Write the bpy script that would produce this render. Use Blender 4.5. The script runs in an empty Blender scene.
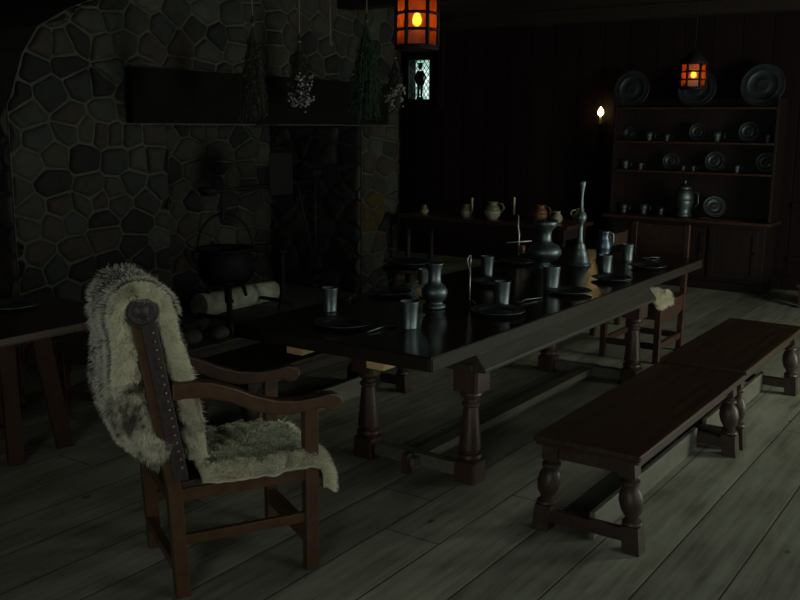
import bpy, bmesh, math, random
from mathutils import Vector, Matrix, noise
random.seed(7)
PI = math.pi
C = bpy.context.scene.collection
rad = math.radians

# ------------------------------------------------------------------ materials
def new_mat(name):
    m = bpy.data.materials.new(name); m.use_nodes = True
    nt = m.node_tree; nt.nodes.clear()
    out = nt.nodes.new('ShaderNodeOutputMaterial'); p = nt.nodes.new('ShaderNodeBsdfPrincipled')
    nt.links.new(p.outputs[0], out.inputs[0])
    return m, nt, p, out
def nd(nt, kind, **kw):
    n = nt.nodes.new(kind)
    for k, v in kw.items(): setattr(n, k, v)
    return n
def ramp(nt, fac, stops):
    r = nt.nodes.new('ShaderNodeValToRGB'); e = r.color_ramp.elements
    e[0].position, e[0].color = stops[0][0], (*stops[0][1], 1)
    e[1].position, e[1].color = stops[1][0], (*stops[1][1], 1)
    for s, c in stops[2:]:
        x = e.new(s); x.color = (*c, 1)
    nt.links.new(fac, r.inputs[0]); return r.outputs[0]
def coords(nt, scale=(1, 1, 1), space='Object'):
    tc = nt.nodes.new('ShaderNodeTexCoord'); mp = nt.nodes.new('ShaderNodeMapping')
    mp.inputs['Scale'].default_value = scale
    nt.links.new(tc.outputs[space], mp.inputs[0]); return mp.outputs[0]
def tex_noise(nt, vec, scale, detail=4, rough=.6):
    n = nt.nodes.new('ShaderNodeTexNoise'); n.inputs['Scale'].default_value = scale
    n.inputs['Detail'].default_value = detail; n.inputs['Roughness'].default_value = rough
    nt.links.new(vec, n.inputs['Vector']); return n.outputs['Fac']
def bump(nt, p, h, strength=.3, dist=.01):
    b = nt.nodes.new('ShaderNodeBump'); b.inputs['Strength'].default_value = strength
    b.inputs['Distance'].default_value = dist
    nt.links.new(h, b.inputs['Height']); nt.links.new(b.outputs[0], p.inputs['Normal'])
def math_n(nt, op, a, b=None, c=None):
    n = nt.nodes.new('ShaderNodeMath'); n.operation = op
    for i, v in enumerate((a, b, c)):
        if v is None: continue
        if isinstance(v, (int, float)): n.inputs[i].default_value = v
        else: nt.links.new(v, n.inputs[i])
    return n.outputs[0]
def wood(name, c1, c2, rough=.5, grain=(1, 14, 14), spec=.5, bs=.25, coat=0):
    m, nt, p, o = new_mat(name)
    v = coords(nt, grain); f = tex_noise(nt, v, 3, 6, .65)
    nt.links.new(ramp(nt, f, [(.3, c1), (.7, c2)]), p.inputs['Base Color'])
    p.inputs['Roughness'].default_value = rough; p.inputs['Specular IOR Level'].default_value = spec
    p.inputs['Coat Weight'].default_value = coat; p.inputs['Coat Roughness'].default_value = .12
    bump(nt, p, f, bs, .004); return m
def plain(name, c, rough=.6, metal=0, var=.25, scale=12, bs=.15, spec=.5):
    m, nt, p, o = new_mat(name)
    f = tex_noise(nt, coords(nt), scale, 4)
    d = tuple(x * (1 - var) for x in c); l = tuple(min(1, x * (1 + var)) for x in c)
    nt.links.new(ramp(nt, f, [(.3, d), (.7, l)]), p.inputs['Base Color'])
    p.inputs['Roughness'].default_value = rough; p.inputs['Metallic'].default_value = metal
    p.inputs['Specular IOR Level'].default_value = spec
    if bs: bump(nt, p, f, bs, .004)
    return m
def emissive(name, c, s):
    m, nt, p, o = new_mat(name); e = nt.nodes.new('ShaderNodeEmission')
    e.inputs[0].default_value = (*c, 1); e.inputs[1].default_value = s
    nt.links.new(e.outputs[0], o.inputs[0]); return m

M = {}
M['dark_oak'] = wood('dark_oak_polished', (.030, .014, .009), (.060, .028, .016), .34, (1, 12, 12), .6, .12)
M['table_top'] = wood('table_top_oak', (.012, .008, .006), (.026, .017, .012), .21, (1, 14, 14), .42, .06)
M['table_side'] = wood('table_frame_oak', (.028, .024, .019), (.056, .049, .039), .5, (1, 10, 10), .45, .2)  # apron moulding: greyer than the edge oak, caught light put into the colour
M['table_edge'] = wood('table_edge_oak', (.011, .008, .005), (.024, .017, .011), .55, (1, 10, 10), .25, .2)
M['table_rail'] = wood('lit_rail_oak', (.10, .09, .072), (.17, .155, .125), .5, (2, 10, 10), .45, .2)  # low stretchers: colour lightened to stand for light falling on them
M['table_leg'] = wood('table_leg_oak', (.045, .022, .017), (.085, .044, .033), .42, (12, 12, 2), .5, .15)
M['bench_top'] = wood('bench_seat_oak', (.020, .010, .006), (.070, .036, .021), .38, (1, 12, 12), .5, .15)
M['bench_side'] = wood('bench_frame_oak', (.030, .016, .012), (.060, .034, .025), .45, (2, 6, 8), .5, .15)
M['chair_wood'] = wood('chair_walnut', (.050, .022, .010), (.094, .044, .020), .4, (5, 5, 5), .5, .15)
M['chair_dark'] = wood('dark_chair_oak', (.034, .013, .009), (.074, .029, .02), .45, (5, 5, 5), .5, .15)
M['pale_wood'] = wood('raw_pale_oak', (.55, .35, .17), (.72, .48, .25), .55, (10, 2, 10), .4, .1)
M['beam'] = wood('sooty_lintel_oak', (.002, .0016, .0016), (.006, .004, .004), .9, (1, 8, 8), .2, .4)
M['panel'] = wood('dresser_oak', (.008, .003, .003), (.018, .007, .006), .6, (6, 6, 1), .4, .2)
M['trestle'] = wood('trestle_pine', (.034, .016, .010), (.062, .030, .018), .6, (8, 8, 1.5), .35, .2)
M['leather'] = plain('studded_leather', (.034, .023, .023), .5, 0, .4, 60, .6)
M['brass'] = plain('brass_nail', (.35, .22, .13), .4, 1, .1)
M['iron'] = plain('wrought_iron', (.012, .012, .013), .7, .6, .3, 30, .3)
M['iron_bright'] = plain('worn_iron', (.5, .48, .44), .5, .9, .2)
M['pewter'] = plain('pewter', (.17, .205, .215), .47, .95, .25, 14, .12)
M['pewter_dull'] = plain('dull_pewter', (.09, .108, .115), .50, .9, .25, 9, .06)
M['pewter_blue'] = plain('blue_tinged_pewter', (.11, .145, .19), .4, .9, .2, 9, .06)
M['pot_cream'] = plain('cream_stoneware', (.30, .28, .20), .4, 0, .12, 20, .05)
M['pot_olive'] = plain('olive_glaze', (.14, .15, .07), .35, 0, .25, 20, .05)
M['pot_rust'] = plain('rust_earthenware', (.16, .07, .028), .5, 0, .2, 20, .05)
M['wax'] = plain('tallow_wax', (.75, .66, .45), .5, 0, .08)
M['loaf'] = plain('tan_crust', (.42, .32, .20), .7, 0, .3, 25, .3)
M['bark'] = plain('pale_birch_bark', (.46, .47, .36), .8, 0, .35, 9, .5)
M['bark_dark'] = plain('charred_bark', (.06, .05, .045), .9, 0, .5, 14, .7)
M['ash'] = plain('hearth_ash', (.10, .095, .085), .95, 0, .4, 8, .5)
M['hide'] = plain('bare_hide', (.42, .38, .28), .8, 0, .2, 10, .2)
M['herb_brown'] = plain('dried_brown_herb', (.030, .028, .02), .9, 0, .4, 20, 0)
M['herb_green'] = plain('green_herb', (.016, .040, .018), .8, 0, .4, 20, 0)
M['herb_white'] = plain('dried_white_flower', (.22, .23, .21), .8, 0, .15, 20, 0)
M['twine'] = plain('straw_twine', (.14, .13, .09), .9, 0, .2, 20, 0)
M['flame'] = emissive('candle_flame', (1, .72, .28), 9)
M['flame_lantern'] = emissive('lantern_flame', (1, .50, .09), 11)
M['glow'] = emissive('flame_tip', (1, .35, .2), 1.1)

def amber():
    m, nt, p, o = new_mat('amber_horn_pane'); nt.nodes.remove(p)
    f = tex_noise(nt, coords(nt), 18, 3)
    col = ramp(nt, f, [(.3, (.60, .11, .015)), (.7, (.85, .20, .03))])
    tl = nd(nt, 'ShaderNodeBsdfTranslucent'); tr = nd(nt, 'ShaderNodeBsdfTransparent')
    gl = nd(nt, 'ShaderNodeBsdfGlossy'); gl.inputs['Roughness'].default_value = .2
    nt.links.new(col, tl.inputs[0]); tr.inputs[0].default_value = (1, .55, .16, 1)
    a = nd(nt, 'ShaderNodeMixShader'); a.inputs[0].default_value = .45
    nt.links.new(tl.outputs[0], a.inputs[1]); nt.links.new(tr.outputs[0], a.inputs[2])
    b = nd(nt, 'ShaderNodeMixShader'); b.inputs[0].default_value = .04
    nt.links.new(a.outputs[0], b.inputs[1]); nt.links.new(gl.outputs[0], b.inputs[2])
    nt.links.new(b.outputs[0], o.inputs[0]); return m
M['amber'] = amber()
def lattice_glass():
    m, nt, p, o = new_mat('clear_old_glass'); nt.nodes.remove(p)
    f = tex_noise(nt, coords(nt), 9, 2)
    tr = nd(nt, 'ShaderNodeBsdfTransparent'); gl = nd(nt, 'ShaderNodeBsdfGlossy'); gl.inputs['Roughness'].default_value = .1
    nt.links.new(ramp(nt, f, [(.35, (.50, .68, .60)), (.62, (.98, 1, 1))]), tr.inputs[0])
    b = nd(nt, 'ShaderNodeMixShader'); b.inputs[0].default_value = .05
    nt.links.new(tr.outputs[0], b.inputs[1]); nt.links.new(gl.outputs[0], b.inputs[2])
    nt.links.new(b.outputs[0], o.inputs[0]); return m
M['glass'] = lattice_glass()

def floor_mat():
    m, nt, p, o = new_mat('weathered_plank_floor')
    # worn grey boards with stains
    tc = nd(nt, 'ShaderNodeTexCoord'); sx = nd(nt, 'ShaderNodeSeparateXYZ'); nt.links.new(tc.outputs['Object'], sx.inputs[0])
    X, Y = sx.outputs[0], sx.outputs[1]
    u = math_n(nt, 'DIVIDE', math_n(nt, 'SUBTRACT', Y, 1.097), .27)
    idx = math_n(nt, 'FLOOR', u); fr = math_n(nt, 'FRACT', u)
    rnd = nd(nt, 'ShaderNodeTexWhiteNoise', noise_dimensions='1D'); nt.links.new(idx, rnd.inputs['W'])
    # grain stretched along the board, shifted per board
    cb = nd(nt, 'ShaderNodeCombineXYZ')
    nt.links.new(math_n(nt, 'ADD', math_n(nt, 'MULTIPLY', X, .9), math_n(nt, 'MULTIPLY', rnd.outputs[0], 37.)), cb.inputs[0])
    nt.links.new(math_n(nt, 'MULTIPLY', Y, 16.), cb.inputs[1])
    g = tex_noise(nt, cb.outputs[0], 1.6, 7, .68)
    blotch = tex_noise(nt, coords(nt, (1.2, 3.0, 1)), 1.7, 4, .6)
    mix = math_n(nt, 'ADD', math_n(nt, 'MULTIPLY', g, .5), math_n(nt, 'MULTIPLY', blotch, .5))
    col = ramp(nt, mix, [(.34, (.14, .135, .10)), (.66, (.44, .435, .35)), (.48, (.29, .285, .222))])
    tone = math_n(nt, 'ADD', math_n(nt, 'MULTIPLY', rnd.outputs[0], .42), .74)
    # seams
    d = math_n(nt, 'MINIMUM', fr, math_n(nt, 'SUBTRACT', 1., fr))
    seam = nd(nt, 'ShaderNodeMapRange'); seam.inputs['From Min'].default_value = .004; seam.inputs['From Max'].default_value = .022
    seam.inputs['To Min'].default_value = .35; nt.links.new(d, seam.inputs[0])
    # butt joints
    bx = math_n(nt, 'FRACT', math_n(nt, 'ADD', math_n(nt, 'DIVIDE', X, 3.6), math_n(nt, 'MULTIPLY', rnd.outputs[0], 9.)))
    bj = math_n(nt, 'MINIMUM', bx, math_n(nt, 'SUBTRACT', 1., bx))
    joint = nd(nt, 'ShaderNodeMapRange'); joint.inputs['From Min'].default_value = .0005; joint.inputs['From Max'].default_value = .0015
    joint.inputs['To Min'].default_value = .2; nt.links.new(bj, joint.inputs[0])
    # dark nail heads and knots
    vo = nd(nt, 'ShaderNodeTexVoronoi'); vo.inputs['Scale'].default_value = 3.2
    nt.links.new(coords(nt, (.8, 1.5, 1)), vo.inputs['Vector'])
    kn = nd(nt, 'ShaderNodeMapRange'); kn.inputs['From Min'].default_value = .045; kn.inputs['From Max'].default_value = .075
    kn.inputs['To Min'].default_value = .35; nt.links.new(vo.outputs['Distance'], kn.inputs[0])
    fac = math_n(nt, 'MULTIPLY', math_n(nt, 'MULTIPLY', tone, seam.outputs[0]), math_n(nt, 'MULTIPLY', joint.outputs[0], kn.outputs[0]))
    vm = nd(nt, 'ShaderNodeVectorMath', operation='SCALE'); nt.links.new(col, vm.inputs[0]); nt.links.new(fac, vm.inputs['Scale'])
    nt.links.new(vm.outputs[0], p.inputs['Base Color'])
    p.inputs['Roughness'].default_value = .62; p.inputs['Specular IOR Level'].default_value = .35
    h = math_n(nt, 'ADD', math_n(nt, 'MULTIPLY', g, .35), math_n(nt, 'MULTIPLY', seam.outputs[0], 1.))
    bump(nt, p, h, .5, .006); return m
M['floor'] = floor_mat()

def stone_mat():
    m, nt, p, o = new_mat('fieldstone')
    at = nd(nt, 'ShaderNodeAttribute', attribute_name='tone')
    f = tex_noise(nt, coords(nt), 11, 7, .7); f2 = tex_noise(nt, coords(nt), 2.5, 3, .6)
    base = ramp(nt, at.outputs['Fac'], [(0, (.016, .017, .017)), (1, (.060, .040, .016)), (.965, (.075, .073, .058)), (.3, (.030, .031, .029)), (.55, (.050, .050, .042)), (.72, (.046, .034, .028)), (.86, (.034, .040, .036))])
    k = math_n(nt, 'ADD', math_n(nt, 'ADD', math_n(nt, 'MULTIPLY', f, .9), math_n(nt, 'MULTIPLY', f2, .6)), .25)
    vm = nd(nt, 'ShaderNodeVectorMath', operation='SCALE'); nt.links.new(base, vm.inputs[0]); nt.links.new(k, vm.inputs['Scale'])
    nt.links.new(vm.outputs[0], p.inputs['Base Color']); p.inputs['Roughness'].default_value = .9
    p.inputs['Specular IOR Level'].default_value = .2
    bump(nt, p, f, .7, .02); return m
M['stone'] = stone_mat()
M['mortar'] = plain('lime_mortar', (.066, .066, .052), .95, 0, .25, 14, .5, .1)
M['wall_wood'] = None
def board_wall():
    m, nt, p, o = new_mat('dark_boarded_wall')
    tc = nd(nt, 'ShaderNodeTexCoord'); sx = nd(nt, 'ShaderNodeSeparateXYZ'); nt.links.new(tc.outputs['Object'], sx.inputs[0])
    hor = math_n(nt, 'ADD', sx.outputs[0], sx.outputs[1])
    u = math_n(nt, 'DIVIDE', hor, .31); idx = math_n(nt, 'FLOOR', u); fr = math_n(nt, 'FRACT', u)
    rnd = nd(nt, 'ShaderNodeTexWhiteNoise', noise_dimensions='1D'); nt.links.new(idx, rnd.inputs['W'])
    f = tex_noise(nt, coords(nt, (9, 9, .9)), 2, 6, .65)
    col = ramp(nt, f, [(.3, (.008, .003, .004)), (.7, (.019, .007, .007))])
    d = math_n(nt, 'MINIMUM', fr, math_n(nt, 'SUBTRACT', 1., fr))
    seam = nd(nt, 'ShaderNodeMapRange'); seam.inputs['From Min'].default_value = .01; seam.inputs['From Max'].default_value = .035
    seam.inputs['To Min'].default_value = .15; nt.links.new(d, seam.inputs[0])
    fac = math_n(nt, 'MULTIPLY', seam.outputs[0], math_n(nt, 'ADD', math_n(nt, 'MULTIPLY', rnd.outputs[0], .5), .7))
    vm = nd(nt, 'ShaderNodeVectorMath', operation='SCALE'); nt.links.new(col, vm.inputs[0]); nt.links.new(fac, vm.inputs['Scale'])
    nt.links.new(vm.outputs[0], p.inputs['Base Color']); p.inputs['Roughness'].default_value = .75
    p.inputs['Specular IOR Level'].default_value = .2
    bump(nt, p, math_n(nt, 'ADD', math_n(nt, 'MULTIPLY', f, .3), seam.outputs[0]), .5, .008); return m
M['wall_wood'] = board_wall()
M['ceiling'] = wood('ceiling_boards', (.018, .012, .010), (.035, .024, .02), .85, (1, 10, 10), .2, .3)

def fur_mat(name, base, tip, mottle=None, msc=5):
    # attribute 'fur': 0 at the root of a hair, 1 at its tip
    m, nt, p, o = new_mat(name)
    at = nd(nt, 'ShaderNodeAttribute', attribute_name='fur')
    c = ramp(nt, at.outputs['Fac'], [(.15 if base[0] > .1 else .5, base), (.8, tip)])
    if mottle:
        f = tex_noise(nt, coords(nt), msc, 4, .6)
        mx = nd(nt, 'ShaderNodeMixRGB'); mx.inputs[2].default_value = (*mottle, 1)
        mr = nd(nt, 'ShaderNodeMapRange'); mr.inputs['From Min'].default_value = .47; mr.inputs['From Max'].default_value = .6
        nt.links.new(f, mr.inputs[0]); nt.links.new(mr.outputs[0], mx.inputs[0]); nt.links.new(c, mx.inputs[1]); c = mx.outputs[0]
    nt.links.new(c, p.inputs['Base Color']); p.inputs['Roughness'].default_value = .75
    p.inputs['Specular IOR Level'].default_value = .2
    p.inputs['Sheen Weight'].default_value = .2
    return m
M['fur_cream'] = fur_mat('cream_fur', (.66, .60, .42), (.92, .87, .70))
M['fur_guard'] = fur_mat('white_tipped_brown_fur', (.05, .035, .025), (.80, .76, .66))
M['fur_mottle'] = fur_mat('mottled_fur', (.50, .45, .33), (.80, .75, .60), (.14, .11, .08), 9)
M['fur_grey'] = fur_mat('grey_green_fleece', (.50, .50, .37), (.66, .65, .48), (.46, .46, .35), 7)

# ------------------------------------------------------------------ mesh kit
def rotz(a): return Matrix.Rotation(a, 4, 'Z')
class MB:
    def __init__(s): s.v = []; s.f = []; s.sm = []
    def add(s, vs, fs, smooth=False, M4=None):
        n = len(s.v)
        for v in vs:
            v = Vector(v); s.v.append(tuple(M4 @ v if M4 is not None else v))
        for f in fs: s.f.append(tuple(n + i for i in f)); s.sm.append(smooth)
        return s
    def box(s, x0, x1, y0, y1, z0, z1, M4=None):
        v = [(x, y, z) for z in (z0, z1) for y in (y0, y1) for x in (x0, x1)]
        return s.add(v, [(0, 2, 3, 1), (4, 5, 7, 6), (0, 1, 5, 4), (2, 6, 7, 3), (0, 4, 6, 2), (1, 3, 7, 5)], False, M4)
    def hexa(s, b, t):      # any box from four bottom and four top points, same turn
        return s.add(list(b) + list(t), [(3, 2, 1, 0), (4, 5, 6, 7), (0, 1, 5, 4), (1, 2, 6, 5), (2, 3, 7, 6), (3, 0, 4, 7)])
    def lathe(s, prof, n=24, M4=None, cap=True, axis=(0, 0)):
        vs = []; fs = []
        for r, z in prof:
            for k in range(n):
                a = 2 * PI * k / n; vs.append((axis[0] + r * math.cos(a), axis[1] + r * math.sin(a), z))
        for i in range(len(prof) - 1):
            for k in range(n):
                k2 = (k + 1) % n; fs.append((i * n + k, i * n + k2, (i + 1) * n + k2, (i + 1) * n + k))
        s.add(vs, fs, True, M4)
        if cap:
            m = len(s.v) - len(vs)
            s.f.append(tuple(m + k for k in reversed(range(n)))); s.sm.append(False)
            e = m + (len(prof) - 1) * n
            s.f.append(tuple(e + k for k in range(n))); s.sm.append(False)
        return s
    def tube(s, pts, r, n=8, M4=None, close=False):
        P = [Vector(p) for p in pts]; R = r if isinstance(r, (list, tuple)) else [r] * len(P)
        vs = []; up = Vector((0, 0, 1)); prev = None
        for i, p in enumerate(P):
            if close: t = P[(i + 1) % len(P)] - P[i - 1]
            else: t = P[min(i + 1, len(P) - 1)] - P[max(i - 1, 0)]
            t.normalize()
            if prev is None: a = t.cross(up if abs(t.z) < .9 else Vector((1, 0, 0)))
            else: a = prev - t * prev.dot(t)
            a.normalize(); prev = a; b = t.cross(a)
            for k in range(n):
                g = 2 * PI * k / n; vs.append(p + (a * math.cos(g) + b * math.sin(g)) * R[i])
        fs = []; m = len(P) if close else len(P) - 1
        for i in range(m):
            j = (i + 1) % len(P)
            for k in range(n):
                k2 = (k + 1) % n; fs.append((i * n + k, i * n + k2, j * n + k2, j * n + k))
        s.add(vs, fs, True, M4)
        if not close:
            o = len(s.v) - len(vs)
            s.f.append(tuple(o + k for k in reversed(range(n)))); s.sm.append(False)
            s.f.append(tuple(o + (len(P) - 1) * n + k for k in range(n))); s.sm.append(False)
        return s
    def prism(s, poly, d0, d1, fn):     # poly of (a,b); fn(a,b,d) -> xyz
        n = len(poly); vs = [fn(a, b, d0) for a, b in poly] + [fn(a, b, d1) for a, b in poly]
        fs = [tuple(range(n)), tuple(reversed(range(n, 2 * n)))] + [(i, i + n, (i + 1) % n + n, (i + 1) % n) for i in range(n)]
        return s.add(vs, fs)
    def sphere(s, c, r, n=12, sc=(1, 1, 1)):
        pr = [(max(r * math.sin(PI * i / n), 1e-4), -r * math.cos(PI * i / n)) for i in range(n + 1)]
        return s.lathe(pr, n * 2, Matrix.Translation(c) @ Matrix.Diagonal((*sc, 1)), cap=False)
    def build(s, name, mat, parent=None, bevel=0, label=None, seg=2, weld=False):
        me = bpy.data.meshes.new(name); me.from_pydata(s.v, [], s.f)
        me.polygons.foreach_set('use_smooth', s.sm); me.materials.append(mat)
        bm = bmesh.new(); bm.from_mesh(me)
        if weld: bmesh.ops.remove_doubles(bm, verts=bm.verts, dist=1e-5)
        bmesh.ops.recalc_face_normals(bm, faces=bm.faces); bm.to_mesh(me); bm.free()
        o = bpy.data.objects.new(name, me); C.objects.link(o)
        if parent: o.parent = parent
        if bevel:
            b = o.modifiers.new('bevel', 'BEVEL'); b.width = bevel; b.segments = seg; b.limit_method = 'ANGLE'; b.angle_limit = rad(40)
        if label: o['label'] = label
        return o
def turned(prof, n=28, M4=None, off=(0, 0)):
    # prof: (half width, z, squareness 0..1); one continuous skin from square blocks to round turning
    m = MB(); vs = []; fs = []
    for r, z, q in prof:
        for k in range(n):
            a = 2 * PI * (k + .5) / n; c, s_ = math.cos(a), math.sin(a); kk = 1 / max(abs(c), abs(s_)); g = 1 + (kk - 1) * q
            vs.append((off[0] + r * g * c, off[1] + r * g * s_, z))
    for i in range(len(prof) - 1):
        for k in range(n): fs.append((i * n + k, i * n + (k + 1) % n, (i + 1) * n + (k + 1) % n, (i + 1) * n + k))
    m.add(vs, fs, True, M4); o = len(m.v) - len(vs)
    m.f.append(tuple(reversed(range(n)))); m.sm.append(False); m.f.append(tuple((len(prof) - 1) * n + k for k in range(n))); m.sm.append(False)
    return m
def sharp(o, deg=35):
    me = o.data; bm = bmesh.new(); bm.from_mesh(me)
    for e in bm.edges:
        if len(e.link_faces) == 2 and e.calc_face_angle(0) > rad(deg): e.smooth = False
    bm.to_mesh(me); bm.free(); return o
def tag(o, label, cat, group=None, kind=None):
    o['label'] = label; o['category'] = cat
    if group: o['group'] = group
    if kind: o['kind'] = kind
    return o
def thing(name, label, cat, loc=(0, 0, 0), rz=0, group=None):
    o = bpy.data.objects.new(name, None); C.objects.link(o); o.empty_display_size = .1
    o.location = loc; o.rotation_euler = (0, 0, rz); return tag(o, label, cat, group)
def struct(mb, name, mat, bevel=0):
    o = mb.build(name, mat, None, bevel); o['kind'] = 'structure'; return o
def dup(root, loc, rz=None, label=None, scale=None):
    def cp(o, par):
        c = o.copy(); C.objects.link(c)
        if par: c.parent = par
        for ch in [x for x in kids.get(o, [])]: cp(ch, c)
        return c
    kids = {}
    for o in C.objects:
        if o.parent: kids.setdefault(o.parent, []).append(o)
    r = cp(root, None); r.location = loc
    if rz is not None: r.rotation_euler[2] = rz
    if label: r['label'] = label
    if scale: r.scale = scale
    return r

# ------------------------------------------------------------------ room shell
XF, XB, YR, YL, ZC = -2.6, 10.5, -1.9, 7.2, 2.86
struct(MB().box(XF - .1, XB + .1, YR - .1, YL + .1, -.1, 0), 'floor', M['floor'])
struct(MB().box(XF - .1, XB + .1, YR - .1, YL + .1, ZC, ZC + .1), 'ceiling', M['ceiling'])
struct(MB().box(XF - .1, XB + .1, YL, YL + .15, 0, ZC), 'wall_left', M['wall_wood'])
def wall_x(name, x0, x1, holes):     # wall normal to X, holes (y0,y1,z0,z1)
    m = MB(); y = YR - .1
    for a, b, z0, z1 in sorted(holes):
        m.box(x0, x1, y, a, 0, ZC); m.box(x0, x1, a, b, 0, z0) if z0 > 0 else None; m.box(x0, x1, a, b, z1, ZC); y = b
    m.box(x0, x1, y, YL + .1, 0, ZC); return struct(m, name, M['wall_wood'])
def wall_y(name, y0, y1, holes):
    m = MB(); x = XF - .1
    for a, b, z0, z1 in sorted(holes):
        m.box(x, a, y0, y1, 0, ZC); m.box(a, b, y0, y1, 0, z0) if z0 > 0 else None; m.box(a, b, y0, y1, z1, ZC); x = b
    m.box(x, XB + .1, y0, y1, 0, ZC); return struct(m, name, M['wall_wood'])
WY0, WY1, WZ0, WZ1 = 6.745, 7.065, 2.023, 2.524
wall_x('wall_back', XB, XB + .15, [(WY0, WY1, WZ0, WZ1)])
WR = [(2.4, 4.2, .8, 2.2), (6.2, 7.7, 0, 2.15)]
WF = [(-1.2, .6, .7, 2.2)]
wall_y('wall_right', YR - .15, YR, WR)
wall_x('wall_front', XF - .15, XF, WF)
# casement frames of the two daylight windows outside the picture
m = MB()
for a, b, z0, z1 in WR:
    for x in (a, (a + b) / 2 - .02, b - .04): m.box(x, x + .04, YR - .12, YR - .06, z0, z1)
    for z in (z0, z1 - .04): m.box(a, b, YR - .12, YR - .06, z, z + .04)
struct(m, 'window_2', M['panel'])
m = MB()
for a, b, z0, z1 in WF:
    for y in (a, (a + b) / 2 - .02, b - .04): m.box(XF - .12, XF - .06, y, y + .04, z0, z1)
    for z in (z0, z1 - .04): m.box(XF - .12, XF - .06, a, b, z, z + .04)
struct(m, 'window_3', M['panel'])
# ceiling beams
for i, x in enumerate((1.2, 3.2, 5.2, 7.2, 9.2)):
    o = struct(MB().box(x - .09, x + .09, YR, 5.6, ZC - .12, ZC), 'trim_%d' % (i + 1), M['ceiling'], .01)
struct(MB().box(XB - .03, XB, YR, YL, 0, .16), 'baseboard_back', M['wall_wood'], .005)
o = struct(MB().box(XB - .03, XB, 1.1, 2.2, .86, .92).box(XB - .03, XB, 1.1, 2.2, .3, .36).box(XB - .03, XB, 1.95, 2.03, .3, .92), 'trim_6', M['wall_wood'], .005)

# leaded window in the back wall
w = MB(); x0 = XB + .0
for a, b, c, d in ((WY0 - .05, WY0, WZ0 - .05, WZ1 + .05), (WY1, WY1 + .05, WZ0 - .05, WZ1 + .05), (WY0, WY1, WZ0 - .05, WZ0), (WY0, WY1, WZ1, WZ1 + .05)):
    w.box(XB - .02, XB, a, b, c, d)
win = struct(w, 'window_1', M['panel'])
g = MB().box(XB + .022, XB + .026, WY0, WY1, WZ0, WZ1).build('window_pane', M['glass'], win)
ld = MB(); yc = (WY0 + WY1) / 2
def seg_clip(y0, z0, y1, z1):
    pts = []
    N = 40
    for i in range(N + 1):
        t = i / N; y = y0 + (y1 - y0) * t; z = z0 + (z1 - z0) * t
        if WY0 <= y <= WY1 and WZ0 <= z <= WZ1: pts.append((y, z))
    if len(pts) > 1: ld.tube([(XB + .018, *pts[0]), (XB + .018, *pts[-1])], .0042, 5)
for k in range(-6, 12):
    z = WZ0 + k * .085
    seg_clip(WY0, z, WY1, z + .45); seg_clip(WY0, z + .45, WY1, z)
ld.build('lead_lattice', M['iron'], win)
fg = MB(); T = lambda a, b, d: (d, yc - a, WZ0 + b)   # painted standing figure, seen as a dark outline
def blob(pts): fg.prism(pts, XB + .008, XB + .014, T)
def ell(cx, cy, rx, ry, n=14): blob([(cx + rx * math.cos(2 * PI * i / n), cy + ry * math.sin(2 * PI * i / n)) for i in range(n)])
ell(0, .415, .034, .04); ell(.0, .45, .05, .012)
blob([(-.05, .36), (.05, .36), (.06, .27), (.04, .2), (-.04, .2), (-.06, .27)])
blob([(-.05, .36), (-.085, .27), (-.05, .18), (-.04, .2), (-.062, .27), (-.035, .34)])
blob([(.05, .36), (.095, .28), (.055, .17), (.04, .2), (.07, .275), (.035, .34)])
blob([(-.045, .21), (.0, .21), (-.008, .03), (-.04, .03)]); blob([(.0, .21), (.05, .21), (.035, .03), (.01, .03)])
blob([(-.055, .0), (.055, .0), (.05, .03), (-.05, .03)])
fg.build('figure', M['iron'], win, label='dark standing figure in the leaded glass')
# wall post beside the window
struct(MB().box(XB - .06, XB, 6.52, 6.62, 1.9, ZC), 'trim_7', M['wall_wood'], .01)

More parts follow.
